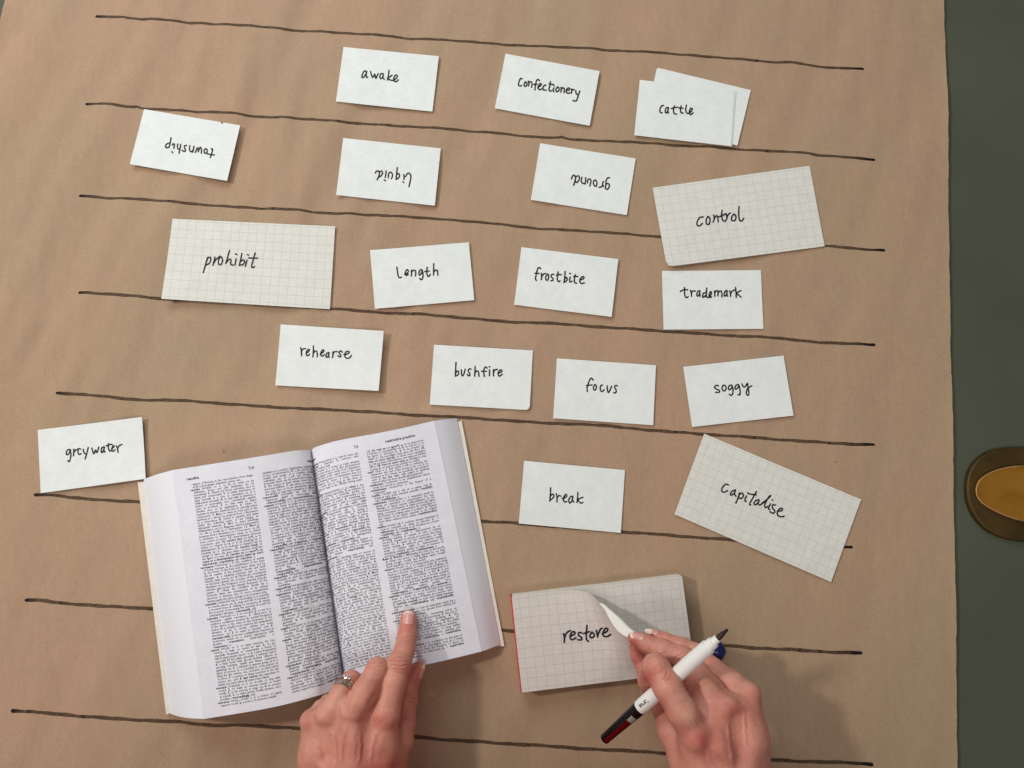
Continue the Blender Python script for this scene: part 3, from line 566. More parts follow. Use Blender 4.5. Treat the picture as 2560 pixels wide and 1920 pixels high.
# page blocks: fore edge slopes out from the top page down to the cover
def foreedge(A0, A1, b0, b1, bulge, ncol=14):
    u = np.linspace(0, 1, ncol); A = A0[None]*(1-u[:, None])+b0[None]*u[:, None]; B = A1[None]*(1-u[:, None])+b1[None]*u[:, None]
    k = np.sin(np.pi*u)*bulge; A[:, 2] += k; B[:, 2] += k
    return ruled(A, B, 30)
zb = .0037
FL = foreedge(LT[0]-[0, 0, .0003], LB[0]-[0, 0, .0003], at(358.6, 1198.4, zb), at(425.5, 1784.5, zb), .0035)
FR = foreedge(RT[-1]-[0, 0, .0003], RB[-1]-[0, 0, .0003], at(1142, 1045.6, zb), at(1250.5, 1611, zb), .0012)
def block(name, P, FE, left):
    # closed solid: upper surface (just below the printed page), fore edge, ends
    off = np.array([0, 0, .0003])
    V = []; Fs = []; UV = []; MI_ = []
    Ps = P[::1]-off; nr, nc, _ = Ps.shape
    V += list(Ps.reshape(-1, 3)); UV += [(0, 0)]*len(V); f = grid_faces(nr, nc); Fs += [tuple(x) for x in f]; MI_ += [1]*len(f)
    i0 = len(V); fr, fc, _ = FE.shape; tt, uu_ = np.meshgrid(np.linspace(0, 1, fr), np.linspace(0, 1, fc), indexing='ij')
    V += list(FE.reshape(-1, 3)); UV += list(map(tuple, np.stack([uu_.ravel(), tt.ravel()], 1))); f = grid_faces(fr, fc, i0, flip=left); Fs += [tuple(x) for x in f]; MI_ += [0]*len(f)
    for row, frow in ((0, 0), (-1, -1)):
        top = Ps[row]; fe = FE[frow]
        outer = list(fe[::-1]) if left else list(fe)
        line = (outer+list(top)) if left else (list(top)+outer)
        i0 = len(V); n = len(line)
        for p in line: V.append(p); UV.append((.5, .5))
        for p in line: V.append((p[0], p[1], zb-.0001)); UV.append((.5, .5))
        for i in range(n-1):
            q = (i0+i, i0+i+1, i0+n+i+1, i0+n+i); Fs.append(q if row == -1 else q[::-1]); MI_.append(1)
    o = part(name, V, Fs, None, book, uv=UV, mats=[MFORE, MPAGE], midx=MI_)
    for p in o.data.polygons: p.use_smooth = True
    o.data.shade_flat() if False else None
    return o
block('page_block', PL, FL, True); block('page_block', PR, FR, False)
def page(P):
    n = grid_normals(P); V, Fs, cl = solid_grid(P, .00016, n); o = part('page', V, Fs, MPAGE, book); o.data.polygons.foreach_set('use_smooth', (cl < 2)); return o
pgL = page(PL); pgR = page(PR)
pgL['label'] = 'left page numbered 724, headed resolve'; pgR['label'] = 'right page numbered 725, headed restrictive practice'

# ---- printed text: real letter outlines laid on the curved pages
TXT = {}
TXT['c1'] = '''degree of fineness in the reproduction of an image, as by a photograph, television screen, etc.
*resolve* /rəˈzɒlv/ _v.t._ *1.* to fix or settle on by deliberate choice and will; determine (to do something). *2.* _Physics_ (of forces, velocities, etc.) to divide into components. *3.* to settle, determine, or state formally in a vote or resolution, as of a deliberative assembly. *4.* to deal with (a question, a matter of uncertainty, etc.) conclusively; explain; solve (a problem). *5.* to clear away or dispel (doubts, etc.), as by explanation. *6.* _Chem._ to separate (a racemic mixture) into its optically active components. *7.* _Music_ to cause (a voice part or the harmony as a whole) to progress from a dissonance to a consonance. *8.* _Optics_ to separate and make visible the individual parts of (an image); to distinguish between. *9.* _Med._ to cause (swellings, inflammation, etc.) to disappear without suppuration. _–v.i._ *10.* to break up or disintegrate. *11.* _Music_ to progress from a dissonance to a consonance. _–n._ *12.* a resolution or determination made, as to follow some course of action. *13.* determination; firmness of purpose. _–phr._ *14.* *resolve* *into* (or *to*), *a.* to reduce or convert to by or as by breaking up or disintegration. *b.* to be reduced or changed into by breaking up or otherwise. *15.* *resolve* *itself*, to change or alter: _the_ _grey_ _shape_ _resolved_ _itself_ _into_ _the_ _figure_ _of_ _a_ _man._ *16.* *resolve* *on* (or *upon*), to come to a determination about; make up one's mind about. *–resolvable*, _adj._ *–resolver*, _n._
*resonance* /ˈrɛzənəns/ _n._ *1.* the condition or quality of being resonant. *2.* the amplification of the voice by the bones of the head and upper chest, and by the air cavities of the pharynx, mouth, and nasal passages. *3.* a similarity between two or more objects, ideas, words, etc. *4.* _Physics_ (in a mechanical or electrical system) the increase of the amplitude vibrations as the frequency of an external periodic stimulus approaches the natural frequency of the system. *5.* _Chem._ the condition shown by a molecule when the arrangement of its valency electrons is between two or more arrangements having nearly the same energy, as in a benzene ring.
*resonant* /ˈrɛzənənt/ _adj._ *1.* resounding or re-echoing, as sounds, places, etc. *2.* deep and full of resonance: _a_ _resonant_ _voice._ *3.* relating to resonance. *4.* having the property of increasing the intensity of sound by sympathetic vibration. *–resonantly*, _adv._
*resonate* /ˈrɛzəneɪt/ _v.i._ *1.* to resound. *2.* to act as a resonator; exhibit resonance. *3.* _Electronics_ to reinforce oscillations because the natural frequency of the device is the same as the frequency of the source. *4.* to amplify vocal sound by the sympathetic vibration of air in certain cavities and bony structures. _–v.t._ *5.* to cause to resound. _–phr._ *6.* *resonate* *with*, to arouse a sympathetic response in (someone) based on a shared experience with another. *–resonation* /rɛzəˈneɪʃən/, _n._ *–resonator*, _n._
*resort* /rəˈzɔt/ _v.i._ *1.* to have recourse for use, service, or help: _to_ _resort_ _to_ _war._ *2.* to go, especially frequently or customarily: _a_ _beach_ _to_ _which_ _many_ _people_ _resort._ _–n._ *3.* a place frequented, especially by the public generally: _a_ _summer_ _resort._ *4.* a large hotel with special facilities offered, as sporting activities, health and fitness equipment, gambling, etc. *5.* a habitual or general going, as to a place or person. *6.* a resorting to some person or thing for aid, service, etc.; recourse: _to_ _have_ _resort_ _to_ _force._ *7.* a person or thing resorted to for aid, service, etc. _–phr._ *8.* *last* *resort*, the expedient to which one turns when all others have failed.
*resound* /rəˈzaʊnd/ _v.i._ *1.* to re-echo or ring with sound. *2.* to make an echoing sound, or sound loudly. *3.* to be echoed, or ring. _–v.t._ *4.* to re-echo (a sound). *5.* to make known loudly (praises, etc.); proclaim. *–resoundingly*, _adv._
*resource* /rəˈzɔs, rəˈsɔs/ _n._ *1.* a source of supply, support, or aid. *2.* a source of economic wealth'''
TXT['c2'] = '''available to a country, organisation, industry, etc.; a source of information. *4.* (_oft._ _pl._) the collective wealth and assets of a country, organisation, individual, etc. *5.* (_oft._ _pl._) money, or any property which can be turned into money; assets. *6.* the means at hand drawn from the mind or personal abilities. *7.* any action or measure which one may turn to in an emergency; expedient. *8.* the ability to deal with a situation or difficulty.
*resourceful* /rəˈzɔsfəl/ _adj._ full of resource; ingenious; skilful in overcoming difficulties. *–resourcefully*, _adv._ *–resourcefulness*, _n._
*respect* /rəˈspɛkt/ _n._ *1.* (in phrases preceded by _in_) particular, detail, or point: _to_ _be_ _defective_ _in_ _some_ _respect._ *2.* (preceded by _in_ or _with_) relation or reference: attention to: _inquiries_ _with_ _respect_ _to_ _a_ _route._ *3.* high and respectful regard felt or shown; esteem; deference. *4.* the condition of being highly regarded or honoured. *5.* (_pl._) respectful or friendly words of praise, as when making a call on a person: _to_ _pay_ _one's_ _respects._ *6.* consideration or regard, as to something that might influence a choice. _–v.t._ *7.* to hold in high regard or honour: _to_ _respect_ _one's_ _elders._ *8.* to show high regard or consideration for: _to_ _respect_ _someone's_ _wishes._ *9.* to treat with consideration; refrain from interfering with: _to_ _respect_ _a_ _person's_ _privacy._ *–respectful*, _adj._ *–respecter*, _n._ *–respected*, _adj._
*respectable* /rəˈspɛktəbəl/ _adj._ *1.* worthy of respect or high regard; estimable; worthy: _a_ _respectable_ _citizen._ *2.* of good social standing, name, etc.: _a_ _respectable_ _neighbourhood._ *3.* having socially accepted standards of moral behaviour; virtuous: _a_ _respectable_ _girl._ *4.* of a presentable appearance; decently clothed. *5.* of a passable standard; fairly good; fair: _a_ _respectable_ _performance._ *–respectability*, *respectableness*, _n._ *–respectably*, _adv._
*respective* /rəˈspɛktɪv/ _adj._ relating individually or severally to each of a number of persons, things, etc.; particular: _the_ _respective_ _merits_ _of_ _the_ _candidates._
*respectively* /rəˈspɛktɪvli/ _adv._ with respect to each of a number in the stated or corresponding order.
*respiration* /rɛspəˈreɪʃən/ _n._ _Biol._ *1.* the act of respiring; inhalation and exhalation of air; breathing. *2.* (in living organisms) the process by which oxygen and carbohydrates are assimilated into the system and the oxidation products (carbon dioxide and water) are given off. *–respiratory*, _adj._
*respirator* /ˈrɛspəreɪtə/ _n._ *1.* a device worn over the mouth, or nose and mouth, to prevent the inhalation of noxious substances, etc., as a gasmask. *2.* an apparatus to induce artificial respiration.
*respire* /rəˈspaɪə/ _v.i._ *1.* to inhale and exhale air for the purpose of maintaining life; breathe. *2.* to breathe freely again, after anxiety, trouble, exertion, etc. _–v.t._ *3.* to breathe; inhale and exhale.
*respite* /ˈrɛspət, ˈrɛspaɪt/ _n._ *1.* a delay or cessation for a time, especially of anything distressing or trying; an interval of relief: _to_ _toil_ _without_ _respite._ *2.* temporary suspension of the execution of a person condemned to death; a reprieve. _–v.t._ *3.* to relieve temporarily, especially from anything distressing or trying; give an interval of relief from. *4.* to grant delay in the carrying out of (a punishment, obligation, etc.).
*resplendent* /rəˈsplɛndənt/ _adj._ shining brilliantly; gleaming; splendid: _resplendent_ _in_ _crisp_ _white_ _uniform._ *–resplendence*, *resplendency*, _n._ *–resplendently*, _adv._
*respond* /rəˈspɒnd/ _v.i._ *1.* to answer; give a reply: _to_ _respond_ _briefly_ _to_ _a_ _question._ *2.* to make a return by some action as if in answer: _to_ _respond_ _generously_ _to_ _a_ _charitable_ _appeal._ *3.* _Biol._ to exhibit some action or effect as if in answer; react: _nerves_ _respond_ _to_ _a_ _stimulus._ *–responder*, _n._'''
TXT['c3'] = '''*respondent* /rəˈspɒndənt/ _n._ *1.* _Law_ (in some civil proceedings) a defendant. *2.* someone who responds or makes reply.
*response* /rəˈspɒns/ _n._ *1.* answer or reply, whether in words, in some action, etc. *2.* _Biol._ any behaviour of a living organism which results from stimulation. *3.* _Elect._ the ratio of the output level to the input level of an electrical device or transmission line, at a given frequency. *4.* _Eccles._ a verse, sentence, phrase, or word said or sung by the choir or congregation in reply to the officiant during public worship.
*responsibility* /rəspɒnsəˈbɪləti/ _n._ (_pl._ *–ties*) *1.* the state or fact of being responsible. *2.* an instance of being responsible. *3.* a particular burden of obligation upon someone who is responsible: _to_ _feel_ _the_ _responsibilities_ _of_ _power._ *4.* something for which one is responsible: _a_ _child_ _is_ _a_ _responsibility_ _to_ _its_ _parents._ _–phr._ *5.* *on* *one's* *own* *responsibility*, on one's own initiative or authority.
*responsible* /rəˈspɒnsəbəl/ _adj._ *1.* involving accountability, as for one's duties. *2.* having a capacity for moral decisions and therefore accountable; capable of rational thought or action. *3.* able to discharge obligations or pay debts. *4.* reliable in business or other dealings; showing reliability. _–phr._ *5.* *responsible* *for*, *a.* having the responsibility of. *b.* chargeable with being the author, cause, or occasion of. *6.* *responsible* *to*, answerable or accountable to, as for something within one's power, control, or management. *–responsibleness*, _n._ *–responsibly*, _adv._
*responsive* /rəˈspɒnsɪv/ _adj._ *1.* making answer or reply, especially responding readily to influences, appeals, efforts, etc. *2.* _Biol._ acting in response, as to some stimulus. *–responsively*, _adv._ *–responsiveness*, _n._
*rest* /rɛst/ _n._ *1.* the refreshing quiet or repose of sleep: _a_ _good_ _night's_ _rest._ *2.* refreshing ease or inactivity after exertion or labour: _to_ _allow_ _an_ _hour_ _for_ _rest._ *3.* relief or freedom, especially from anything that wearies, troubles, or disturbs. *4.* mental or spiritual calm; tranquillity: _to_ _set_ _one's_ _mind_ _at_ _rest._ *5.* the repose of death: _to_ _lay_ _the_ _dead_ _to_ _rest._ *6.* cessation or absence of motion: _to_ _bring_ _a_ _machine_ _to_ _rest._ *7.* a pause or interval. *8.* _Music_ *a.* an interval of silence between notes. *b.* a mark or sign indicating this. *9.* _Prosody_ a short pause in reading; a caesura. *10.* an establishment for providing shelter or lodging for some class of persons. *11.* a piece or thing for something to rest on: _an_ _elbow_ _rest._ *12.* a support, or supporting device. *13.* _Billiards_ → *bridge* (def. 7). _–v.i._ *14.* to refresh oneself, as by sleeping, lying down, or relaxing. *15.* to relieve weariness by cessation of exertion or labour. *16.* to be at ease; have tranquillity or peace. *17.* to repose in death. *18.* to be quiet or still. *19.* to cease from motion, come to rest, or stop. *20.* to become or remain inactive. *21.* to remain without further action or notice: _to_ _let_ _a_ _matter_ _rest._ *22.* to lie, sit, lean, or be set (in, on, against, etc.): _his_ _arm_ _rested_ _on_ _the_ _table._ *23.* _Agric._ to lie fallow or unworked: _to_ _let_ _land_ _rest._ *24.* to be found or be (where specified): _the_ _blame_ _rests_ _with_ _them._ *25.* to be fixed or directed on something, as the gaze, eyes, etc. *26.* _Law_ to terminate voluntarily the introduction of evidence in a case. *27.* _Theatre_ _Colloq._ to be unemployed, as an actor. _–v.t._ *28.* to give rest to; refresh with rest: _to_ _rest_ _oneself._ *29.* to lay or place for rest, ease, or support: _to_ _rest_ _one's_ _back_ _against_ _a_ _tree._ *30.* to direct (the eyes, etc.): _to_ _rest_ _one's_ _eyes_ _on_ _someone._ *31.* to base, or let depend, as on some ground of reliance. *32.* to bring to rest; halt; stop. *33.* _Law_ to terminate voluntarily the introduction of evidence on. _–phr._ *34.* *at* *rest*, *a.* dead. *b.* quiet, inactive, or motionless, as something formerly in motion. *c.* tranquil; unworried. *35.* *rest* *with*, to be the'''
TXT['c4'] = '''job. *36.* *rest* *on* (or *upon*), *a.* to be imposed as a burden or responsibility on. *b.* to rely on. *c.* to be based or founded on. *d.* to be present on; dwell on: _the_ _moonlight_ _rests_ _upon_ _the_ _floor._ *37.* *rest* *on* *one's* *laurels*, to allow one's reputation to rely on past achievements, and make no further effort. *38.* *rest* *on* *one's* *oars*, *a.* _Rowing_ to stop rowing. *b.* to suspend any activity for a time.
*rest²* /rɛst/ _n._ *1.* that which is left or remains; the remainder: _the_ _rest_ _of_ _the_ _money_ _is_ _his._ _–v.i._ *2.* to continue to be; remain (as specified): _rest_ _assured._ _–phr._ *3.* *for* *the* *rest*, with regard to anything beyond what has been specifically mentioned.
*restaurant* /ˈrɛstərɒnt/ _n._ an establishment where meals are served to customers.
*restaurateur* /rɛstərəˈtɜ/ _n._ the keeper of a restaurant.
*restful* /ˈrɛstfəl/ _adj._ *1.* full of, or giving, rest. *2.* being at rest; quiet; tranquil; peaceful. *–restfully*, _adv._ *–restfulness*, _n._
*restitution* /rɛstəˈtjuʃən/ _n._ *1.* reparation made by giving an equivalent or compensation for loss, damage, or injury caused; indemnification. *2.* the restoration of property or rights previously taken away, conveyed, or surrendered. *3.* restoration to the former or original state or position. *4.* _Physics_ the return of an elastic material to its original form when released from strain. *–restitutionary*, _adj._
*restive* /ˈrɛstɪv/ _adj._ *1.* restless; uneasy; impatient of control, restraint, or delay, as persons. *2.* → *refractory*. *3.* refusing to go forward, as a horse. *–restively*, _adv._ *–restiveness*, _n._
*restless* /ˈrɛstləs/ _adj._ *1.* characterised by or showing inability to remain at rest: _a_ _restless_ _mood._ *2.* unquiet or uneasy, as a person, the mind, heart, etc. *3.* never at rest, motionless, or still; never ceasing. *4.* without rest; without restful sleep: _a_ _restless_ _night._ *5.* characterised by unceasing activity; averse to quiet or inaction, as persons. *–restlessly*, _adv._ *–restlessness*, _n._
*Rest* *of* *World* _n._ _Marketing_ the rest of the world, as when one price is being quoted for an item being bought locally and another when bought from anywhere else in the world.
*restore* /rəˈstɔ/ _v.t._ *1.* to bring back into existence, use, etc.; re-establish: _to_ _restore_ _order._ *2.* to bring back to a former, original, or normal condition, as a building, statue, or painting. *3.* to bring back to a condition of health, soundness, or life. *4.* to put back to a former place, or to a former position, rank, etc. *5.* to give back (anything taken away or lost). *6.* to reproduce, rebuild, or represent (an ancient building, extinct animal, etc.). *–restoration*, _n._ *–restorative*, _adj._ *–restorer*, _n._
*restrain* /rəˈstreɪn/ _v.t._ *1.* to hold back from action; keep in check or under control; keep down; repress. *2.* to deprive of liberty, as a person. _–phr._ *3.* *restrain* *oneself*, to curb one's initial impulses, desires, etc. *–restrainable*, _adj._ *–restrainedly*, _adv._
*restraining* *order* _n._ _Law_ an injunction made by a court, as to prevent one spouse from visiting the other during proceedings.
*restraint* /rəˈstreɪnt/ _n._ *1.* restraining action or influence. *2.* a means of restraining. *3.* the act of restraining, controlling, or checking. *4.* the condition of being restrained; deprivation of liberty. *5.* a holding back of feelings. *6.* the ability to keep emotions in check: _show_ _some_ _restraint._
*restrict* /rəˈstrɪkt/ _v.t._ to confine or keep within limits, as of space, action, choice, quantity, etc. *–restricted*, _adj._ *–restriction*, _n._ *–restrictive*, _adj._
*restrictive* *practice* _n._ *1.* a practice on the part of the members of an association such as a trade union, tending to limit the freedom of choice of their coworkers or employers. *2.* → *restrictive* *trade* *practice*.'''

_gc = {}
def glyph(ch, bold):
    k = (ch, bold)
    if k in _gc: return _gc[k]
    def outline(s):
        cu = bpy.data.curves.new('t', 'FONT'); cu.body = s; cu.size = 1; cu.resolution_u = 1; cu.offset = .036 if bold else .009; cu.fill_mode = 'FRONT'
        ob = bpy.data.objects.new('t', cu); C.objects.link(ob); dg = bpy.context.evaluated_depsgraph_get(); me = ob.evaluated_get(dg).to_mesh()
        V = np.zeros(len(me.vertices)*3); me.vertices.foreach_get('co', V); V = V.reshape(-1, 3)[:, :2].copy(); Fs = [tuple(p.vertices) for p in me.polygons]
        ob.evaluated_get(dg).to_mesh_clear(); bpy.data.objects.remove(ob); bpy.data.curves.remove(cu); return V, Fs
    V, Fs = outline(ch) if ch.strip() else (np.zeros((0, 2)), [])
    if 'nn' not in _gc:
        a, _ = outline('nn'); _gc['nn'] = np.ptp(a[:, 0])
    a, _ = outline('n'+ch+'n'); adv = np.ptp(a[:, 0])-_gc['nn'] if (not bold) else np.ptp(a[:, 0])-_gc['nn']-.0
    _gc[k] = (V, Fs, adv); return _gc[k]
def words(par):
    out = []; st = ''
    for tok in par.split():
        s = tok; sty = st
        if s[0] in '*_' : sty = s[0]; s = s[1:]; st = sty
        if s and s[-1] in '*_' : st = ''; s = s[:-1]
        elif len(s) > 1 and s[-2] in '*_' : st = ''; s = s[:-2]+s[-1]
        out.append((s, sty))
    return out
SQ = .87                                   # the dictionary's type is narrow
def wwidth(wd): return sum(glyph(c, wd[1] == '*')[2] for c in wd[0])*SQ
def flow(text, width, size, indent=2.2, nlines=999):
    """returns list of lines: (list of (word, x0))"""
    lines = []; sp = .26*size
    for pi, par in enumerate(text.strip().split('\n')):
        ws = words(par); cur = []; cw = 0; first = (pi > 0); ind = 0 if first else indent
        for wd in ws:
            ww = wwidth(wd)*size
            if cur and cw+sp+ww > width-ind:
                gap = (width-ind-(cw-sp*(len(cur)-1)))/max(1, len(cur)-1)
                x = ind; L = []
                for c_, w_ in cur: L.append((c_, x)); x += w_+gap
                lines.append(L); cur = []; cw = 0; ind = indent
            cur.append((wd, ww)); cw += ww+(sp if len(cur) > 1 else 0)
        x = ind; L = []
        for c_, w_ in cur: L.append((c_, x)); x += w_+sp
        lines.append(L)
    return lines
class Ink:
    def __init__(s): s.V = [[], []]; s.F = [[], []]; s.n = [0, 0]
    def put(s, wd, x, y, size, squeeze=SQ):
        b = 1 if wd[1] == '*' else 0
        for c in wd[0]:
            V, Fs, adv = glyph(c, b == 1)
            if len(V):
                xx = V[:, 0]+(V[:, 1]*.22 if wd[1] == '_' else 0)
                s.V[b].append(np.stack([x+xx*size*squeeze, y-V[:, 1]*size], 1)); s.F[b] += [tuple(i+s.n[b] for i in f) for f in Fs]; s.n[b] += len(V)
            x += adv*size*squeeze
def lay(ink, P, Wmm, Hmm, page_o):
    nr, nc, _ = P.shape; Nn = grid_normals(P); Nn *= np.sign(Nn[..., 2:3])
    Vs = []; Fs = []; mi = []; off = 0
    for b in (0, 1):
        if not ink.V[b]: continue
        q = np.vstack(ink.V[b]); u = np.clip(q[:, 0]/Wmm, 0, .9999)*(nc-1); t = np.clip(q[:, 1]/Hmm, 0, .9999)*(nr-1)
        i = u.astype(int); j = t.astype(int); fu = (u-i)[:, None]; ft = (t-j)[:, None]
        def s_(G): return (G[j, i]*(1-fu)+G[j, i+1]*fu)*(1-ft)+(G[j+1, i]*(1-fu)+G[j+1, i+1]*fu)*ft
        Vs.append(s_(P)+s_(Nn)*.00010); Fs += [tuple(k+off for k in f) for f in ink.F[b]]; mi += [b]*len(ink.F[b]); off += len(q)
    o = mesh_obj('printed_text', np.vstack(Vs), Fs, None, parent=page_o, mats=[MPRINT, MPRINTB], midx=mi)
    tag(o, kind='stuff'); return o
NLN = 79
def column(ink, text, x, y, width, lead):
    lo, hi = 1.5, 3.0
    for _ in range(9):
        md = (lo+hi)/2; n = len(flow(text, width, md))
        if n > NLN: hi = md
        else: lo = md
    for k, L in enumerate(flow(text, width, lo)[:NLN]):
        for wd, xx in L: ink.put(wd, x+xx, y+k*lead, lo)
Hm = 205.; WL = 1000*(wLT+wLB)/2; WR = 1000*(wRT+wRB)/2
print('page widths', WL, WR)
MG = 13.0; GUT = 5.5
inkL = Ink(); cwL = (WL-MG-GUT-6.5)/2
column(inkL, TXT['c1'], MG, 15.5, cwL, 2.335); column(inkL, TXT['c2'], MG+cwL+GUT, 15.5, cwL, 2.335)
inkL.put(('resolve', '*'), MG-2, 10.6, 3.5); inkL.put(('724', ''), MG+cwL+GUT/2-6, 9.8, 3.6); inkL.put(('respond', '*'), WL-17.5, 10.6, 3.0)
lay(inkL, PL, WL, Hm, pgL)
inkR = Ink(); cwR = (WR-MG-GUT-4.0)/2; x0 = 3.5
column(inkR, TXT['c3'], x0, 15.5, cwR, 2.335); column(inkR, TXT['c4'], x0+cwR+GUT, 15.5, cwR, 2.335)
inkR.put(('respondent', '*'), x0-1, 10.4, 2.8); inkR.put(('725', ''), x0+cwR+GUT/2-6, 9.8, 3.6); inkR.put(('restrictive practice', '*'), WR-MG-34.5, 9.8, 3.6)
lay(inkR, PR, WR, Hm, pgR)

# ------------------------------------------------------------------ the person's two hands
def px2m(r, x, y, z):
    """a length of r photo pixels seen at point (x, y) of height z, in metres"""
    return r*np.linalg.norm(at(x+.5, y, z)-at(x-.5, y, z))
def smin(a, b, k):
    h = np.clip(.5+.5*(b-a)/k, 0, 1); return b*(1-h)+a*h-k*h*(1-h)
def cone(G, a, b, ra, rb):
    ba = b-a; l2 = float(ba@ba); t = np.clip(((G-a)@ba)/l2, 0, 1).astype(np.float32)
    return np.linalg.norm(G-(a+t[..., None]*ba), axis=-1)-(ra+(rb-ra)*t)
def chain(G, P, k):
    d = None
    for (a, ra), (b, rb) in zip(P[:-1], P[1:]):
        q = cone(G, a, b, ra, rb); d = q if d is None else smin(d, q, k)
    return d
def surface_nets(f, lo, vox):
    """closed mesh of the zero level of a scalar grid"""
    nx, ny, nz = f.shape; s = f < 0
    acc = np.zeros((nx-1, ny-1, nz-1, 3), np.float32); cnt = np.zeros((nx-1, ny-1, nz-1), np.float32)
    for ax in range(3):
        a = f[:-1] if ax == 0 else f[:, :-1] if ax == 1 else f[:, :, :-1]
        b = f[1:] if ax == 0 else f[:, 1:] if ax == 1 else f[:, :, 1:]
        c = (a < 0) != (b < 0); t = np.where(c, a/np.where(c, a-b, 1), 0)
        oth = [q for q in range(3) if q != ax]
        for d0 in (0, 1):
            for d1 in (0, 1):
                sl = [slice(None)]*3; sl[oth[0]] = slice(d0, d0+(f.shape[oth[0]]-1)); sl[oth[1]] = slice(d1, d1+(f.shape[oth[1]]-1))
                cc = c[tuple(sl)]; tt = t[tuple(sl)]; off = [0, 0, 0]; off[oth[0]] = d0; off[oth[1]] = d1
                cnt += cc
                for q in range(3): acc[..., q] += cc*(tt if q == ax else off[q])
    m = cnt > 0; idx = -np.ones(m.shape, np.int64); idx[m] = np.arange(m.sum())
    I = np.argwhere(m); V = (I+acc[m]/cnt[m][:, None])*vox+lo
    Fs = []
    for ax in range(3):
        a = s[:-1] if ax == 0 else s[:, :-1] if ax == 1 else s[:, :, :-1]
        b = s[1:] if ax == 0 else s[:, 1:] if ax == 1 else s[:, :, 1:]
        e = np.argwhere(a != b); o1, o2 = [(1, 2), (2, 0), (0, 1)][ax]
        ok = (e[:, o1] > 0) & (e[:, o2] > 0) & (e[:, o1] < f.shape[o1]-1) & (e[:, o2] < f.shape[o2]-1); e = e[ok]
        ins = a[tuple(e.T)]
        def at_(d1, d2):
            q = e.copy(); q[:, o1] -= d1; q[:, o2] -= d2; return idx[tuple(q.T)]
        q = np.stack([at_(1, 1), at_(0, 1), at_(0, 0), at_(1, 0)], 1); q[~ins] = q[~ins][:, ::-1]
        Fs.append(q)
    Fs = np.vstack(Fs); Fs = Fs[(Fs >= 0).all(1)]; return V, Fs
def smooth_mesh(V, Fs, it, lam=.5):
    e = np.vstack([Fs[:, [0, 1]], Fs[:, [1, 2]], Fs[:, [2, 3]], Fs[:, [3, 0]]]); n = len(V)
    for q in range(it):
        S = np.zeros_like(V); c = np.zeros(n)
        for i, j in ((0, 1), (1, 0)):
            for k in range(3): S[:, k] += np.bincount(e[:, i], V[e[:, j], k], n)
            c += np.bincount(e[:, i], minlength=n)
        V = V+(lam if q % 2 == 0 else -lam*.98)*(S/c[:, None]-V)
    return V
def vnormals(V, Fs):
    fn = np.cross(V[Fs[:, 2]]-V[Fs[:, 0]], V[Fs[:, 3]]-V[Fs[:, 1]]); n = np.zeros_like(V)
    for k in range(4):
        for q in range(3): n[:, q] += np.bincount(Fs[:, k], fn[:, q], len(V))
    return n/np.maximum(np.linalg.norm(n, axis=1), 1e-12)[:, None]
def subdivide(V, Fs):
    n = len(V); e = np.sort(np.vstack([Fs[:, [0, 1]], Fs[:, [1, 2]], Fs[:, [2, 3]], Fs[:, [3, 0]]]), axis=1)
    u, inv = np.unique(e[:, 0]*n+e[:, 1], return_inverse=True); inv = inv.ravel()
    em = (V[u//n]+V[u % n])/2; fc = V[Fs].mean(1); ne = len(u); m = len(Fs)
    ei = inv.reshape(4, m).T+n; ci = np.arange(m)+n+ne
    F2 = np.vstack([np.stack([Fs[:, 0], ei[:, 0], ci, ei[:, 3]], 1), np.stack([ei[:, 0], Fs[:, 1], ei[:, 1], ci], 1), np.stack([ci, ei[:, 1], Fs[:, 2], ei[:, 2]], 1), np.stack([ei[:, 3], ci, ei[:, 2], Fs[:, 3]], 1)])
    return np.vstack([V, em, fc]), F2
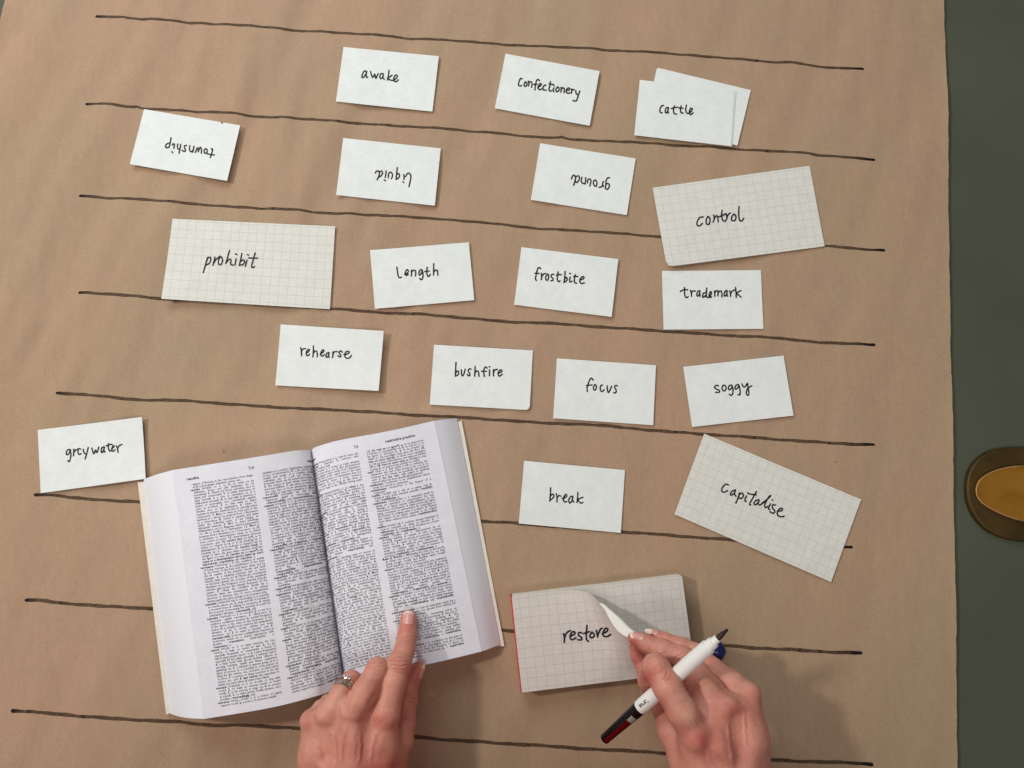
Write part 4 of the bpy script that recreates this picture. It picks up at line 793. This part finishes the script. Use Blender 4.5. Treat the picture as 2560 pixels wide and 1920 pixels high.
def hand(org2, scale, fingers, palm, extra, kf, kp, kk, wr, red, label, zlim=(.001, .16), vox=.0009, ymin=None, cuts=(), dark=()):
    """fingers: chains of (x, y, r, z_mm) in crop pixels; palm: chains; wr: wrinkle lines; red: flushed spots"""
    ox, oy = org2
    def J(x, y, r, z):
        X, Y = ox+x*scale, oy+y*scale; return at(X, Y, z*.001), px2m(r*scale, X, Y, z*.001)
    FI = [[J(*q) for q in f] for f in fingers]; PA = [[J(*q) for q in f] for f in palm]
    allp = np.array([p for f in FI+PA for p, r in f]); allr = np.array([r for f in FI+PA for p, r in f])
    lo = (allp-allr[:, None]).min(0)-.004; hi = (allp+allr[:, None]).max(0)+.004
    n = np.ceil((hi-lo)/vox).astype(int)
    ax = [np.arange(k, dtype=np.float32)*vox+lo[i] for i, k in enumerate(n)]
    G = np.stack(np.meshgrid(*ax, indexing='ij'), -1).astype(np.float32)
    dp = None
    for c in PA:
        q = chain(G, c, kk); dp = q if dp is None else smin(dp, q, kp)
    d = None
    for c in FI:
        q = smin(chain(G, c, .003), dp, kf); d = q if d is None else smin(d, q, .0007)
    for (x, y, r, z, k) in extra:
        p, rr = J(x, y, r, z); d = smin(d, np.linalg.norm(G-p.astype(np.float32), axis=-1)-rr, k)
    for (a, b, r, k) in cuts:                                   # soft grooves
        p0, _ = J(*a); p1, _ = J(*b); rr = px2m(r*scale, ox+a[0]*scale, oy+a[1]*scale, a[3]*.001)
        q = -(cone(G, p0, p1, rr, rr)); d = -smin(-d, -q, k)
    V, Fs = surface_nets(d, lo, vox); V = smooth_mesh(V, Fs, 4)
    V, Fs = subdivide(V, Fs); V = smooth_mesh(V, Fs, 4)
    Nn = vnormals(V, Fs)
    sx_, sy_ = proj(V); sx_ = (sx_-ox)/scale; sy_ = (sy_-oy)/scale
    up = np.clip(Nn[:, 2]*1.5+.2, 0, 1)
    disp = np.zeros(len(V)); tint = np.zeros(len(V))
    for (x0, y0, x1, y1, bow, wd, dep) in wr:                   # creases: bowed lines, width/depth in crop px / mm
        a = np.array([x0, y0]); b = np.array([x1, y1]); L = np.linalg.norm(b-a); t_ = (b-a)/L; n_ = np.array([-t_[1], t_[0]])
        s = (sx_-x0)*t_[0]+(sy_-y0)*t_[1]; q = (sx_-x0)*n_[0]+(sy_-y0)*n_[1]-bow*np.sin(np.pi*np.clip(s/L, 0, 1))-3*np.sin(s*.06+x0)
        fall = np.clip(s/(L*.25), 0, 1)*np.clip((L-s)/(L*.25), 0, 1)
        disp -= dep*.001*np.exp(-(q/wd)**2)*fall*up
        disp += dep*.0004*(np.exp(-((q-wd*2.2)/(wd*1.3))**2)+np.exp(-((q+wd*2.2)/(wd*1.3))**2))*fall*up
        tint += (.30 if dep > 0 else 0)*np.exp(-(q/(wd*1.3))**2)*fall*up
    for (x, y, rx, ry, am) in red:
        tint += am*np.exp(-((sx_-x)/rx)**2-((sy_-y)/ry)**2)
    V = V+Nn*disp[:, None]
    tris = len(Fs)
    o = mesh_obj('hand', V, Fs, MS, parent=person, smooth=True)
    a = o.data.attributes.new('tint', 'FLOAT', 'POINT'); a.data.foreach_set('value', np.clip(tint, 0, 1).astype(np.float32))
    o['label'] = label
    return o, J, V, Nn
def nail(parent, V, Nn, J, corners, zguess, lift=.0005, tip=True):
    """a nail plate laid on the finger: four corner points (crop px): base left, base right, tip right, tip left"""
    ox = None
    q = np.array(corners, float); nu, nv = 11, 13
    u, v = np.meshgrid(np.linspace(0, 1, nu), np.linspace(0, 1, nv), indexing='xy')
    P = (q[0]*(1-u[..., None])+q[1]*u[..., None])*(1-v[..., None])+(q[3]*(1-u[..., None])+q[2]*u[..., None])*v[..., None]
    ax_ = (q[2]+q[3]-q[0]-q[1])/2; c = 2*u-1
    P = P+ax_*((.16*(1-c**2))*v-.16*(1-c**2)*(1-v))[..., None]-ax_*(.10*(c**4)*(v > .5)*(v-.5)*2)[..., None]
    return P
person = thing('person', 'bare hands reaching in from below, one pointing into the dictionary, one peeling the pad', 'person', at(1250, 1900, 0.))
CAMP = np.array([0, 0, H])
def on_surface(V, Nn, X, Y):
    """height of the visible skin under photo pixels"""
    vx, vy = proj(V); face = ((CAMP-V)*Nn).sum(1) > 0; out = np.zeros(len(X))
    vx = vx[face]; vy = vy[face]; vz = V[face, 2]
    for i, (x, y) in enumerate(zip(X, Y)):
        d2 = (vx-x)**2+(vy-y)**2; k = np.where(d2 < 9)[0]
        if len(k) == 0: k = np.argsort(d2)[:4]
        top = vz[k].max(); k = k[vz[k] > top-.003]; w_ = 1/(d2[k]+.3); out[i] = (vz[k]*w_).sum()/w_.sum()
    return out
def nail_on(hand_o, V, Nn, org2, scale, corners, tipfrac=.16, lift=.00035):
    P = nail(None, V, Nn, None, corners, 0); X = org2[0]+P[..., 0]*scale; Y = org2[1]+P[..., 1]*scale
    z = on_surface(V, Nn, X.ravel(), Y.ravel()).reshape(X.shape)
    for _ in range(3):
        z[1:-1, 1:-1] = z[1:-1, 1:-1]*.4+.15*(z[:-2, 1:-1]+z[2:, 1:-1]+z[1:-1, :-2]+z[1:-1, 2:])
    nv, nu = z.shape; u = np.linspace(0, 1, nu)[None]; v = np.linspace(0, 1, nv)[:, None]
    z = z+lift+.0003*np.sin(np.pi*u)*np.ones_like(v); W = at(X, Y, z)
    V2, Fs, cl = solid_grid(W, .0007)
    nt_ = int((1-tipfrac)*(nv-1)); rows_ = np.repeat(np.arange(nv-1), nu-1)
    mi = np.zeros(len(Fs), int); mi[:len(rows_)] = rows_ >= nt_
    return mesh_obj('nail', V2, Fs, None, parent=hand_o, smooth=True, mats=[MNAIL, MNAILT], midx=mi)
O1, S1 = (700, 1450), .2833
fing = [
 [(1136,336,72,36),(1122,480,82,42),(1098,620,88,50),(1048,745,108,57),(1000,900,116,61),(930,1190,122,66)],
 [(905,880,62,36),(895,800,80,46),(860,785,97,63),(752,985,112,71),(655,1130,120,73)],
 [(700,950,58,33),(672,900,72,42),(628,890,86,56),(540,1010,97,66),(430,1190,108,68)],
 [(450,1080,50,28),(420,1075,60,38),(362,1130,66,50),(275,1240,84,60)],
 [(1218,784,64,34),(1150,900,78,33),(1124,1060,88,35),(1092,1280,102,40),(1060,1430,110,44)]]
palm = [
 [(930,1190,120,65),(890,1500,150,60),(800,2050,175,60)],
 [(650,1130,116,72),(640,1550,170,66),(640,2050,190,62)],
 [(430,1190,106,68),(470,1550,160,62),(560,2050,180,60)],
 [(275,1240,84,60),(335,1560,150,52),(450,2050,180,55)],
 [(1060,1430,108,44),(960,1680,130,50),(800,2050,165,55)]]
extra = [(922,1215,84,69,.004),(650,1150,80,76.5,.004),(425,1205,76,71,.004),(262,1245,66,62,.004),
 (1046,742,92,60,.003),(1098,1290,70,44,.003),
 (640,1420,70,75,.008),(470,1400,62,71,.008),(840,1430,70,70,.008)]
cuts = [((790,1300,44,84),(760,1560,40,86),40,.010),((555,1330,40,88),(560,1600,40,88),36,.010),((360,1350,36,78),(395,1560,36,78),34,.009),
        ((845,1045,8,78),(800,1170,8,86),16,.006),((622,1010,8,74),(560,1150,8,84),14,.006)]
wr = [(590,1260,545,1640,18,16,-.75),(440,1300,500,1645,-22,14,-.6),(330,1300,380,1600,14,12,-.45),(700,1320,690,1640,-14,14,-.5),(870,1300,800,1640,20,16,-.5),
 (955,694,1140,692,-14,5,.40),(945,718,1150,722,-6,6,.50),(950,748,1145,752,8,6,.50),(962,776,1135,782,14,5,.35),(985,700,1105,702,-20,4,.25),(990,800,1110,806,12,5,.2),
 (1042,492,1185,500,6,5,.28),(1046,518,1180,530,8,5,.28),(1050,548,1165,556,8,4,.15),
 (1150,1022,1212,1052,6,5,.5),(1138,1048,1212,1090,8,6,.6),(1140,1090,1208,1120,6,5,.35),(1128,1010,1190,1014,4,4,.25),(1120,1150,1200,1170,5,4,.2),
 (1078,1242,1150,1200,-8,4,.5),(1100,1215,1130,1120,-6,5,.3),
 (830,1180,905,1262,10,4,.22),(850,1160,925,1235,12,4,.22),(815,1205,885,1290,10,4,.18),(870,1150,950,1205,10,3,.15),
 (780,742,930,735,-10,5,.18),(765,775,925,770,-8,5,.2),(590,870,690,850,-6,4,.15)]
red = [(905,1240,75,60,.45),(1130,420,75,60,.45),(1125,330,50,60,.25),(640,1150,90,60,.38),(420,1200,70,60,.32),(245,1225,60,60,.5),(1190,840,90,150,.62),(1060,740,80,50,.15),(930,1650,240,110,.55),(640,1550,120,240,.12),(700,760,90,60,.2)]
hL, JL, VL, NLn = hand(O1, S1, fing, palm, extra, .0045, .010, .010, wr, red, 'hand with two silver rings, its index finger pointing at a word in the dictionary', cuts=cuts)
nail_on(hL, VL, NLn, O1, S1, [(1082,374),(1172,382),(1180,290),(1092,283)], .14)
nail_on(hL, VL, NLn, O1, S1, [(1225,852),(1256,868),(1282,768),(1262,748)], .22)
O2, S2 = (1440, 1500), .25316
fing = [
 [(574,372,66,66),(700,432,86,68),(860,500,98,74),(1060,575,110,80),(1190,735,130,84),(1300,885,142,92),(1480,1075,140,96)],
 [(748,338,56,60),(880,402,74,66),(1040,458,84,72),(1200,530,94,76),(1370,690,100,80),(1560,830,106,86),(1690,930,112,88)],
 [(1420,660,64,58),(1560,770,76,66),(1725,915,90,76)],
 [(735,905,80,60),(712,800,96,76),(788,668,132,102),(905,860,140,112),(1050,1110,148,114),(1170,1330,148,110)],
 [(580,470,54,50),(612,560,66,50),(690,700,84,54),(752,890,104,60),(868,1090,104,70),(960,1300,140,80)]]
palm = [
 [(1170,1330,148,108),(1260,1700,190,102),(1400,2100,210,100)],
 [(1190,1350,140,104),(1340,1170,112,100),(1500,1080,120,98)],
 [(1165,850,88,84),(1250,1040,112,92),(1300,1200,130,98)],
 [(1510,1075,122,98),(1500,1500,190,103),(1500,2100,220,100)],
 [(1690,940,106,90),(1650,1400,190,96),(1600,2100,210,96)],
 [(1725,960,84,82),(1700,1350,160,88),(1692,1659,190,88),(1640,2100,200,90)],
 [(960,1300,140,80),(1170,1659,198,88),(1330,2100,220,92)]]
extra = [(1215,1370,110,117,.005),(1530,1085,95,103,.005),(1725,915,80,92,.004),(800,650,108,108,.003),(1380,1450,80,116,.010)]
cuts = [((1330,700,8,96),(1640,960,8,106),20,.007),((1350,1300,30,128),(1400,1650,30,128),50,.012),((1620,1180,30,112),(1640,1600,30,118),44,.012),((820,985,8,84),(920,1170,8,96),22,.005)]
wr = [(1290,1480,1390,1655,10,16,-.6),(1500,1200,1560,1640,14,16,-.6),(1660,1080,1700,1500,12,14,-.5),
 (835,800,905,690,16,6,.45),(870,810,945,740,8,7,.55),(770,745,870,655,12,5,.3),(700,640,820,560,14,5,.15),(900,640,975,640,8,5,.2),
 (760,560,900,500,10,6,.25),(800,500,850,580,8,5,.25),(930,600,1080,480,12,6,.35),(975,610,1120,500,12,7,.4),(1010,600,1140,520,10,5,.3),(700,430,760,520,8,5,.15),
 (1130,1180,1190,1290,10,5,.25),(1170,1150,1230,1270,10,5,.25),(1110,1240,1150,1330,8,5,.18),(1440,1040,1530,1020,-8,5,.2),(1180,1120,1240,1210,8,4,.2)]
red = [(575,330,90,60,.45),(560,420,60,50,.5),(740,310,70,50,.45),(600,560,60,120,.7),(700,780,70,90,.6),(890,740,60,50,.3),(1240,1380,110,90,.6),(1560,1080,130,80,.45),(1690,930,90,70,.3),(850,1050,60,120,.5),(1450,1450,300,220,.28),(1060,800,80,60,.15)]
hR, JR, VR, NRn = hand(O2, S2, fing, palm, extra, .0045, .010, .010, wr, red, 'hand holding a white marker while pinching up the corner of the pad', cuts=cuts)
nail_on(hR, VR, NRn, O2, S2, [(668,338),(640,402),(540,372),(560,300)], .12)
nail_on(hR, VR, NRn, O2, S2, [(800,292),(790,345),(690,330),(700,282)], .45)

# ------------------------------------------------------------------ rings on the pointing hand
def loc(x, y, z): return at(O1[0]+x*S1, O1[1]+y*S1, z*.001)
def ring_frame(c, tow):
    a = tow-c; a /= np.linalg.norm(a); s = np.cross(a, [0, 0, 1.]); s /= np.linalg.norm(s); u = np.cross(s, a); return a, s, u
def band(name, c, a, s, u, R0, prof, mat, parent):
    """prof: closed (axial, radial) profile swept round the finger"""
    n = 64; m = len(prof); V = []; 
    for i in range(n):
        t = 2*math.pi*i/n; rd = s*math.cos(t)+u*math.sin(t)
        for (x_, r_) in prof: V.append(c+a*x_+rd*(R0+r_))
    Fs = [(i*m+j, ((i+1) % n)*m+j, ((i+1) % n)*m+(j+1) % m, i*m+(j+1) % m) for i in range(n) for j in range(m)]
    return mesh_obj(name, V, Fs, mat, parent=parent, smooth=False)
c1_ = loc(545, 1000, 66); c2_ = loc(628, 885, 56); A_, S_, U_ = ring_frame(c1_, c2_)
cR = loc(563, 968, 63.5); RR = px2m(97*S1, O1[0]+563*S1, O1[1]+968*S1, .065)
rng1 = thing('wedding_ring', 'wide ridged silver band, the lower ring on the pointing hand', 'ring', cR)
hb = .0021
band('band', cR, A_, S_, U_, RR, [(-hb,-.0004),(-hb,.0005),(-hb*.9,.0008),(-hb*.62,.0008),(-hb*.55,.0004),(hb*.55,.0004),(hb*.62,.0008),(hb*.9,.0008),(hb,.0005),(hb,-.0004)], MSV, rng1)
cD = cR+A_*.0046; 
rng2 = thing('diamond_ring', 'thin silver ring set with a small clear stone, above the ridged band', 'ring', cD)
band('band', cD, A_, S_, U_, RR-.0002, [(-.0008,-.0003),(-.0008,.0004),(-.0003,.0008),(.0003,.0008),(.0008,.0004),(.0008,-.0003)], MSV, rng2)
th = math.radians(112); gd = S_*math.cos(th)+U_*math.sin(th); gp = cD+gd*(RR+.0011); gs = np.cross(A_, gd)
def gem(c, r, up, name, mat, parent):
    V = []; 
    for zz, rr_, n0 in ((.55, .55, 0), (.30, 1., .5), (.12, 1., .5)):
        for i in range(8):
            t = 2*math.pi*(i+n0)/8; V.append(c+up*r*zz+(A_*math.cos(t)+gs*math.sin(t))*r*rr_)
    V.append(c-up*r*.75)
    Fs = [list(range(8))]+[(8*k+i, 8*k+(i+1) % 8, 8*(k+1)+(i+1) % 8, 8*(k+1)+i) for k in (0, 1) for i in range(8)]+[(16+i, 16+(i+1) % 8, 24) for i in range(8)]
    return mesh_obj(name, V, Fs, mat, parent=parent)
gem(gp+gd*.0009, .0017, gd, 'stone', MGEM, rng2)
for q in (-1, 1): gem(gp+gd*.0004+gs*.0024*q, .0009, gd, 'side_stone', MGEM, rng2)
def tube(name, path, r, mat, parent, n=8):
    path = [np.asarray(p, float) for p in path]; V = []; m = len(path)
    for i, p in enumerate(path):
        d = path[min(i+1, m-1)]-path[max(i-1, 0)]; d /= np.linalg.norm(d); s = np.cross(d, [.3, .2, .9]); s /= np.linalg.norm(s); u = np.cross(s, d)
        rr_ = r[i] if hasattr(r, '__len__') else r
        for k in range(n): t = 2*math.pi*k/n; V.append(p+(s*math.cos(t)+u*math.sin(t))*rr_)
    Fs = [(i*n+k, i*n+(k+1) % n, (i+1)*n+(k+1) % n, (i+1)*n+k) for i in range(m-1) for k in range(n)]+[list(range(n))[::-1], [(m-1)*n+k for k in range(n)]]
    return mesh_obj(name, V, Fs, mat, parent=parent, smooth=True)
for k in range(4):
    t = math.pi/4+k*math.pi/2; d_ = A_*math.cos(t)+gs*math.sin(t); tube('prong', [gp-gd*.0008+d_*.0007, gp+gd*.0008+d_*.0015, gp+gd*.0016+d_*.0014], .00030, MSV, rng2)

# ------------------------------------------------------------------ dark red torso added for shade and red bounce, mostly below the frame
def added_jumper():
    vox = .005; lo = np.array([-.36, -.80, -.02]); hi = np.array([.44, -.27, .86]); n = np.ceil((hi-lo)/vox).astype(int)
    G = np.stack(np.meshgrid(*[np.arange(k, dtype=np.float32)*vox+lo[i] for i, k in enumerate(n)], indexing='ij'), -1).astype(np.float32)
    q = (G-np.array([.03, -.53, .26], np.float32))/np.array([.22, .22, .56], np.float32)
    d = (np.linalg.norm(q, axis=-1)-1)*.14
    d = smin(d, cone(G, np.array([-.16, -.52, .62]), np.array([.22, -.52, .62]), .09, .09), .06)
    eL = at(O1[0]+620*S1, O1[1]+2100*S1, .060); eR = at(O2[0]+1500*S2, O2[1]+2120*S2, .10)
    for e, sh, el in ((eL, np.array([-.19, -.52, .60]), np.array([-.26, -.46, .20])), (eR, np.array([.25, -.52, .60]), np.array([.32, -.47, .22]))):
        d = smin(d, smin(cone(G, e+np.array([0, -.035, .004]), el, .040, .052), cone(G, el, sh, .054, .070), .02), .03)
    V, Fs = surface_nets(d, lo, vox); V = smooth_mesh(V, Fs, 6)
    V = V+vnormals(V, Fs)*(.0025*np.sin(V[:, :1]*70+V[:, 2:]*45)*np.sin(V[:, 1:2]*60+V[:, 2:]*30))
    return mesh_obj('added_jumper', V, Fs, MJ, parent=person, smooth=True)
MJ, nt, b = node_mat('added_jumper_knit', lin((150, 36, 20)), .9, spec=.1)
n1 = noise(nt, 500, 3, stretch=(1, 1, .4)); r = ramp(nt, n1.outputs[0], [(.3, lin((140, 30, 16))), (.7, lin((168, 44, 26)))]); nt.links.new(r.outputs[0], b.inputs['Base Color']); bump(nt, b, n1.outputs[0], .4, .001)
added_jumper()

# ------------------------------------------------------------------ marker pen
def zp(x, y, z): return at(O2[0]+x*S2, O2[1]+y*S2, z*.001)
A0 = zp(278, 1378, 70); A1 = zp(1500, 288, 130); LP = np.linalg.norm(A1-A0); pd = (A1-A0)/LP
ps = np.cross(pd, [0, 0, 1.]); ps /= np.linalg.norm(ps); pu = np.cross(ps, pd)
pen = thing('marker_pen', 'white fineliner marker with a black cap on its back end, held across the hand', 'pen', A0)
def lathe(name, prof, mat, parent, n=40, sq=0.):
    V = []; m = len(prof)
    for (t, r_) in prof:
        for k in range(n):
            a = 2*math.pi*k/n; V.append(A0+pd*t+(ps*math.cos(a)+pu*math.sin(a))*r_*.88)
    Fs = [(i*n+k, i*n+(k+1) % n, (i+1)*n+(k+1) % n, (i+1)*n+k) for i in range(m-1) for k in range(n)]+[list(range(n))[::-1], [(m-1)*n+k for k in range(n)]]
    o = mesh_obj(name, V, Fs, mat, parent=parent, smooth=True)
    f = o.data.polygons; f[len(f)-1].use_smooth = False; f[len(f)-2].use_smooth = False
    o.data.set_sharp_from_angle(angle=math.radians(32)) if hasattr(o.data, 'set_sharp_from_angle') else None
    return o
tb_ = .330*LP                                   # where the white barrel starts
lathe('barrel', [(tb_-.0075,.0046),(tb_-.0062,.0056),(tb_-.004,.0062),(tb_,.0065),(LP-.0335,.0066),(LP-.0300,.0064),(LP-.0205,.0063)], MWP, pen)
lathe('collar', [(LP-.0206,.0052),(LP-.0150,.0049),(LP-.0149,.0036),(LP-.0105,.0033)], MWP, pen)
lathe('nib_holder', [(LP-.0106,.0026),(LP-.0045,.0019)], MRT, pen)
lathe('nib', [(LP-.0046,.0015),(LP-.0010,.0013),(LP,.0006)], MFT, pen)
cap = lathe('cap', [(0,.0040),(.0008,.0046),(.02,.0052),(tb_-.010,.0060),(tb_-.0035,.0063),(tb_-.0030,.0056)], MBP, pen)
# red reflection put on the cap as coloured strips, grey at the barrel end
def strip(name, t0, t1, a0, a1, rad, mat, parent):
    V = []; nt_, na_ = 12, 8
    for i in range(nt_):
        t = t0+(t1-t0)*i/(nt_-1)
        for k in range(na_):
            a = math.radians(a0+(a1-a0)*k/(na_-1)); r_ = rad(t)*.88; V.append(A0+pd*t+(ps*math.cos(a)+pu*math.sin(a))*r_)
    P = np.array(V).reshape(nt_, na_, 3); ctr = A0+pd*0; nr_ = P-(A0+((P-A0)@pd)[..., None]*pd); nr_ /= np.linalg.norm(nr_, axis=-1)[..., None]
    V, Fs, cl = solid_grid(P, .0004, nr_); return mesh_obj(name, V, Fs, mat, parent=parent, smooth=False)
rad = lambda t: np.interp(t, [0, .0008, .02, tb_-.010, tb_-.0035], [.0040, .0046, .0052, .0060, .0063])+.00012
strip('cap_reflection', .0002, tb_-.0165, 46, 108, rad, MRP, cap)
strip('cap_reflection_end', tb_-.0163, tb_-.0105, 46, 108, rad, MGP, cap)
# the maker's black lettering, half hidden under the fingers
cu = bpy.data.curves.new('t', 'FONT'); cu.body = 'artl'; cu.size = 1; cu.resolution_u = 2; cu.offset = .02; cu.shear = .3
ob = bpy.data.objects.new('t', cu); C.objects.link(ob); dg = bpy.context.evaluated_depsgraph_get(); me = ob.evaluated_get(dg).to_mesh()
TV = np.zeros(len(me.vertices)*3); me.vertices.foreach_get('co', TV); TV = TV.reshape(-1, 3); TF = [tuple(p.vertices) for p in me.polygons]
ob.evaluated_get(dg).to_mesh_clear(); bpy.data.objects.remove(ob); bpy.data.curves.remove(cu)
tt = tb_-.0005+TV[:, 0]*.0062; ang = math.radians(128)-TV[:, 1]*.0050/.0065*-1*-1
aa_ = ang; V = A0+pd*tt[:, None]+(ps*np.cos(aa_)[:, None]+pu*np.sin(aa_)[:, None])*.00590
mesh_obj('lettering', V, TF, MPEN, parent=pen)

# ------------------------------------------------------------------ dark blue ball gripped behind the marker
bc_ = zp(1364, 497, 66); br = px2m(111*S2, O2[0]+1368*S2, O2[1]+492*S2, .066)
bm = bmesh.new(); bmesh.ops.create_uvsphere(bm, u_segments=40, v_segments=24, radius=br)
for v in bm.verts:
    p = v.co.normalized(); v.co *= 1+.018*math.sin(p.x*9+p.y*5)+.014*math.sin(p.y*13+p.z*7)
me = bpy.data.meshes.new('blue_ball'); bm.to_mesh(me); bm.free(); me.materials.append(MBL); me.polygons.foreach_set('use_smooth', [True]*len(me.polygons))
bo = bpy.data.objects.new('blue_ball', me); C.objects.link(bo); bo.location = bc_
tag(bo, 'round dark blue ball gripped behind the nib end of the white marker', 'ball')

# ------------------------------------------------------------------ brass fitting at the right edge
s9 = .18081
outer = [(1438,215),(1250,215),(1120,228),(1000,255),(900,300),(800,372),(735,445),(690,520),(655,610),(640,700),(636,780),(640,870),(650,950),(680,1040),(720,1130),(780,1220),(850,1300),(925,1360),(1000,1402),(1100,1447),(1200,1480),(1320,1500),(1438,1510)]
inner = [(1438,466),(1320,474),(1200,490),(1100,515),(1000,550),(920,592),(850,640),(815,680),(790,735),(776,795),(780,850),(800,910),(850,972),(920,1025),(1000,1072),(1100,1122),(1200,1162),(1320,1202),(1438,1236)]
def zb_(pts, z): q = np.array(pts, float); return at(2300+q[:, 0]*s9, 1080+q[:, 1]*s9, z)
br_c = at(2500, 1235, 0.)
brass = thing('brass_fitting', 'oval brass fitting with a lighter golden tongue, on the green surface by the right edge', 'fitting', br_c)
def extr(loop, x_end):
    """carry an outline that leaves the frame on to a rounded far end, 90 mm further right"""
    L = catmull(loop, 4); top, bot = L[0], L[-1]; c = (top+bot)/2; r_ = (top-bot)/2; far = np.array([x_end, 0, 0])
    arc = [c+far+r_*math.cos(t)+np.array([np.linalg.norm(r_)*math.sin(t), 0, 0]) for t in np.linspace(math.pi, 0, 17)]
    return np.vstack([L, arc])
def plate(name, loop, levels, mat, parent):
    """levels: (inset m, z) from the bottom up; closed top"""
    c = loop.mean(0); n = len(loop); d = np.roll(loop, -1, 0)-np.roll(loop, 1, 0); nn = np.stack([d[:, 1], -d[:, 0]], 1); nn /= np.linalg.norm(nn, axis=1)[:, None]
    if ((loop[:, :2]-c[:2])*nn).sum() < 0: nn = -nn
    V = []
    for ins, z in levels:
        for p, q in zip(loop, nn): V.append((p[0]-q[0]*ins, p[1]-q[1]*ins, z))
    Fs = [(k*n+i, k*n+(i+1) % n, (k+1)*n+(i+1) % n, (k+1)*n+i) for k in range(len(levels)-1) for i in range(n)]
    ar = sum(loop[i, 0]*loop[(i+1) % n, 1]-loop[(i+1) % n, 0]*loop[i, 1] for i in range(n))
    top = [(len(levels)-1)*n+i for i in range(n)]; Fs.append(top if ar > 0 else top[::-1])
    if ar < 0: Fs = [f[::-1] if len(f) == 4 else f for f in Fs]
    o = mesh_obj(name, V, Fs, mat, parent=parent, smooth=True); o.data.set_sharp_from_angle(angle=math.radians(40)); return o
plate('base', extr(zb_(outer, 0.), .09), [(-.0004,-.0030),(-.0004,.0005),(.0003,.0016),(.0010,.0022),(.0022,.0024)], MBD, brass)
plate('tongue', extr(zb_(inner, .006), .08), [(.0010,.0025),(0,.0048),(.0001,.0058),(.0005,.0062),(.0010,.0060)], MBR, brass)
L_ = catmull(inner, 4); tube('edge_line', [tuple(p[:2])+(.0060,) for p in zb_(inner, .006)], .00035, MBE, brass, 6)
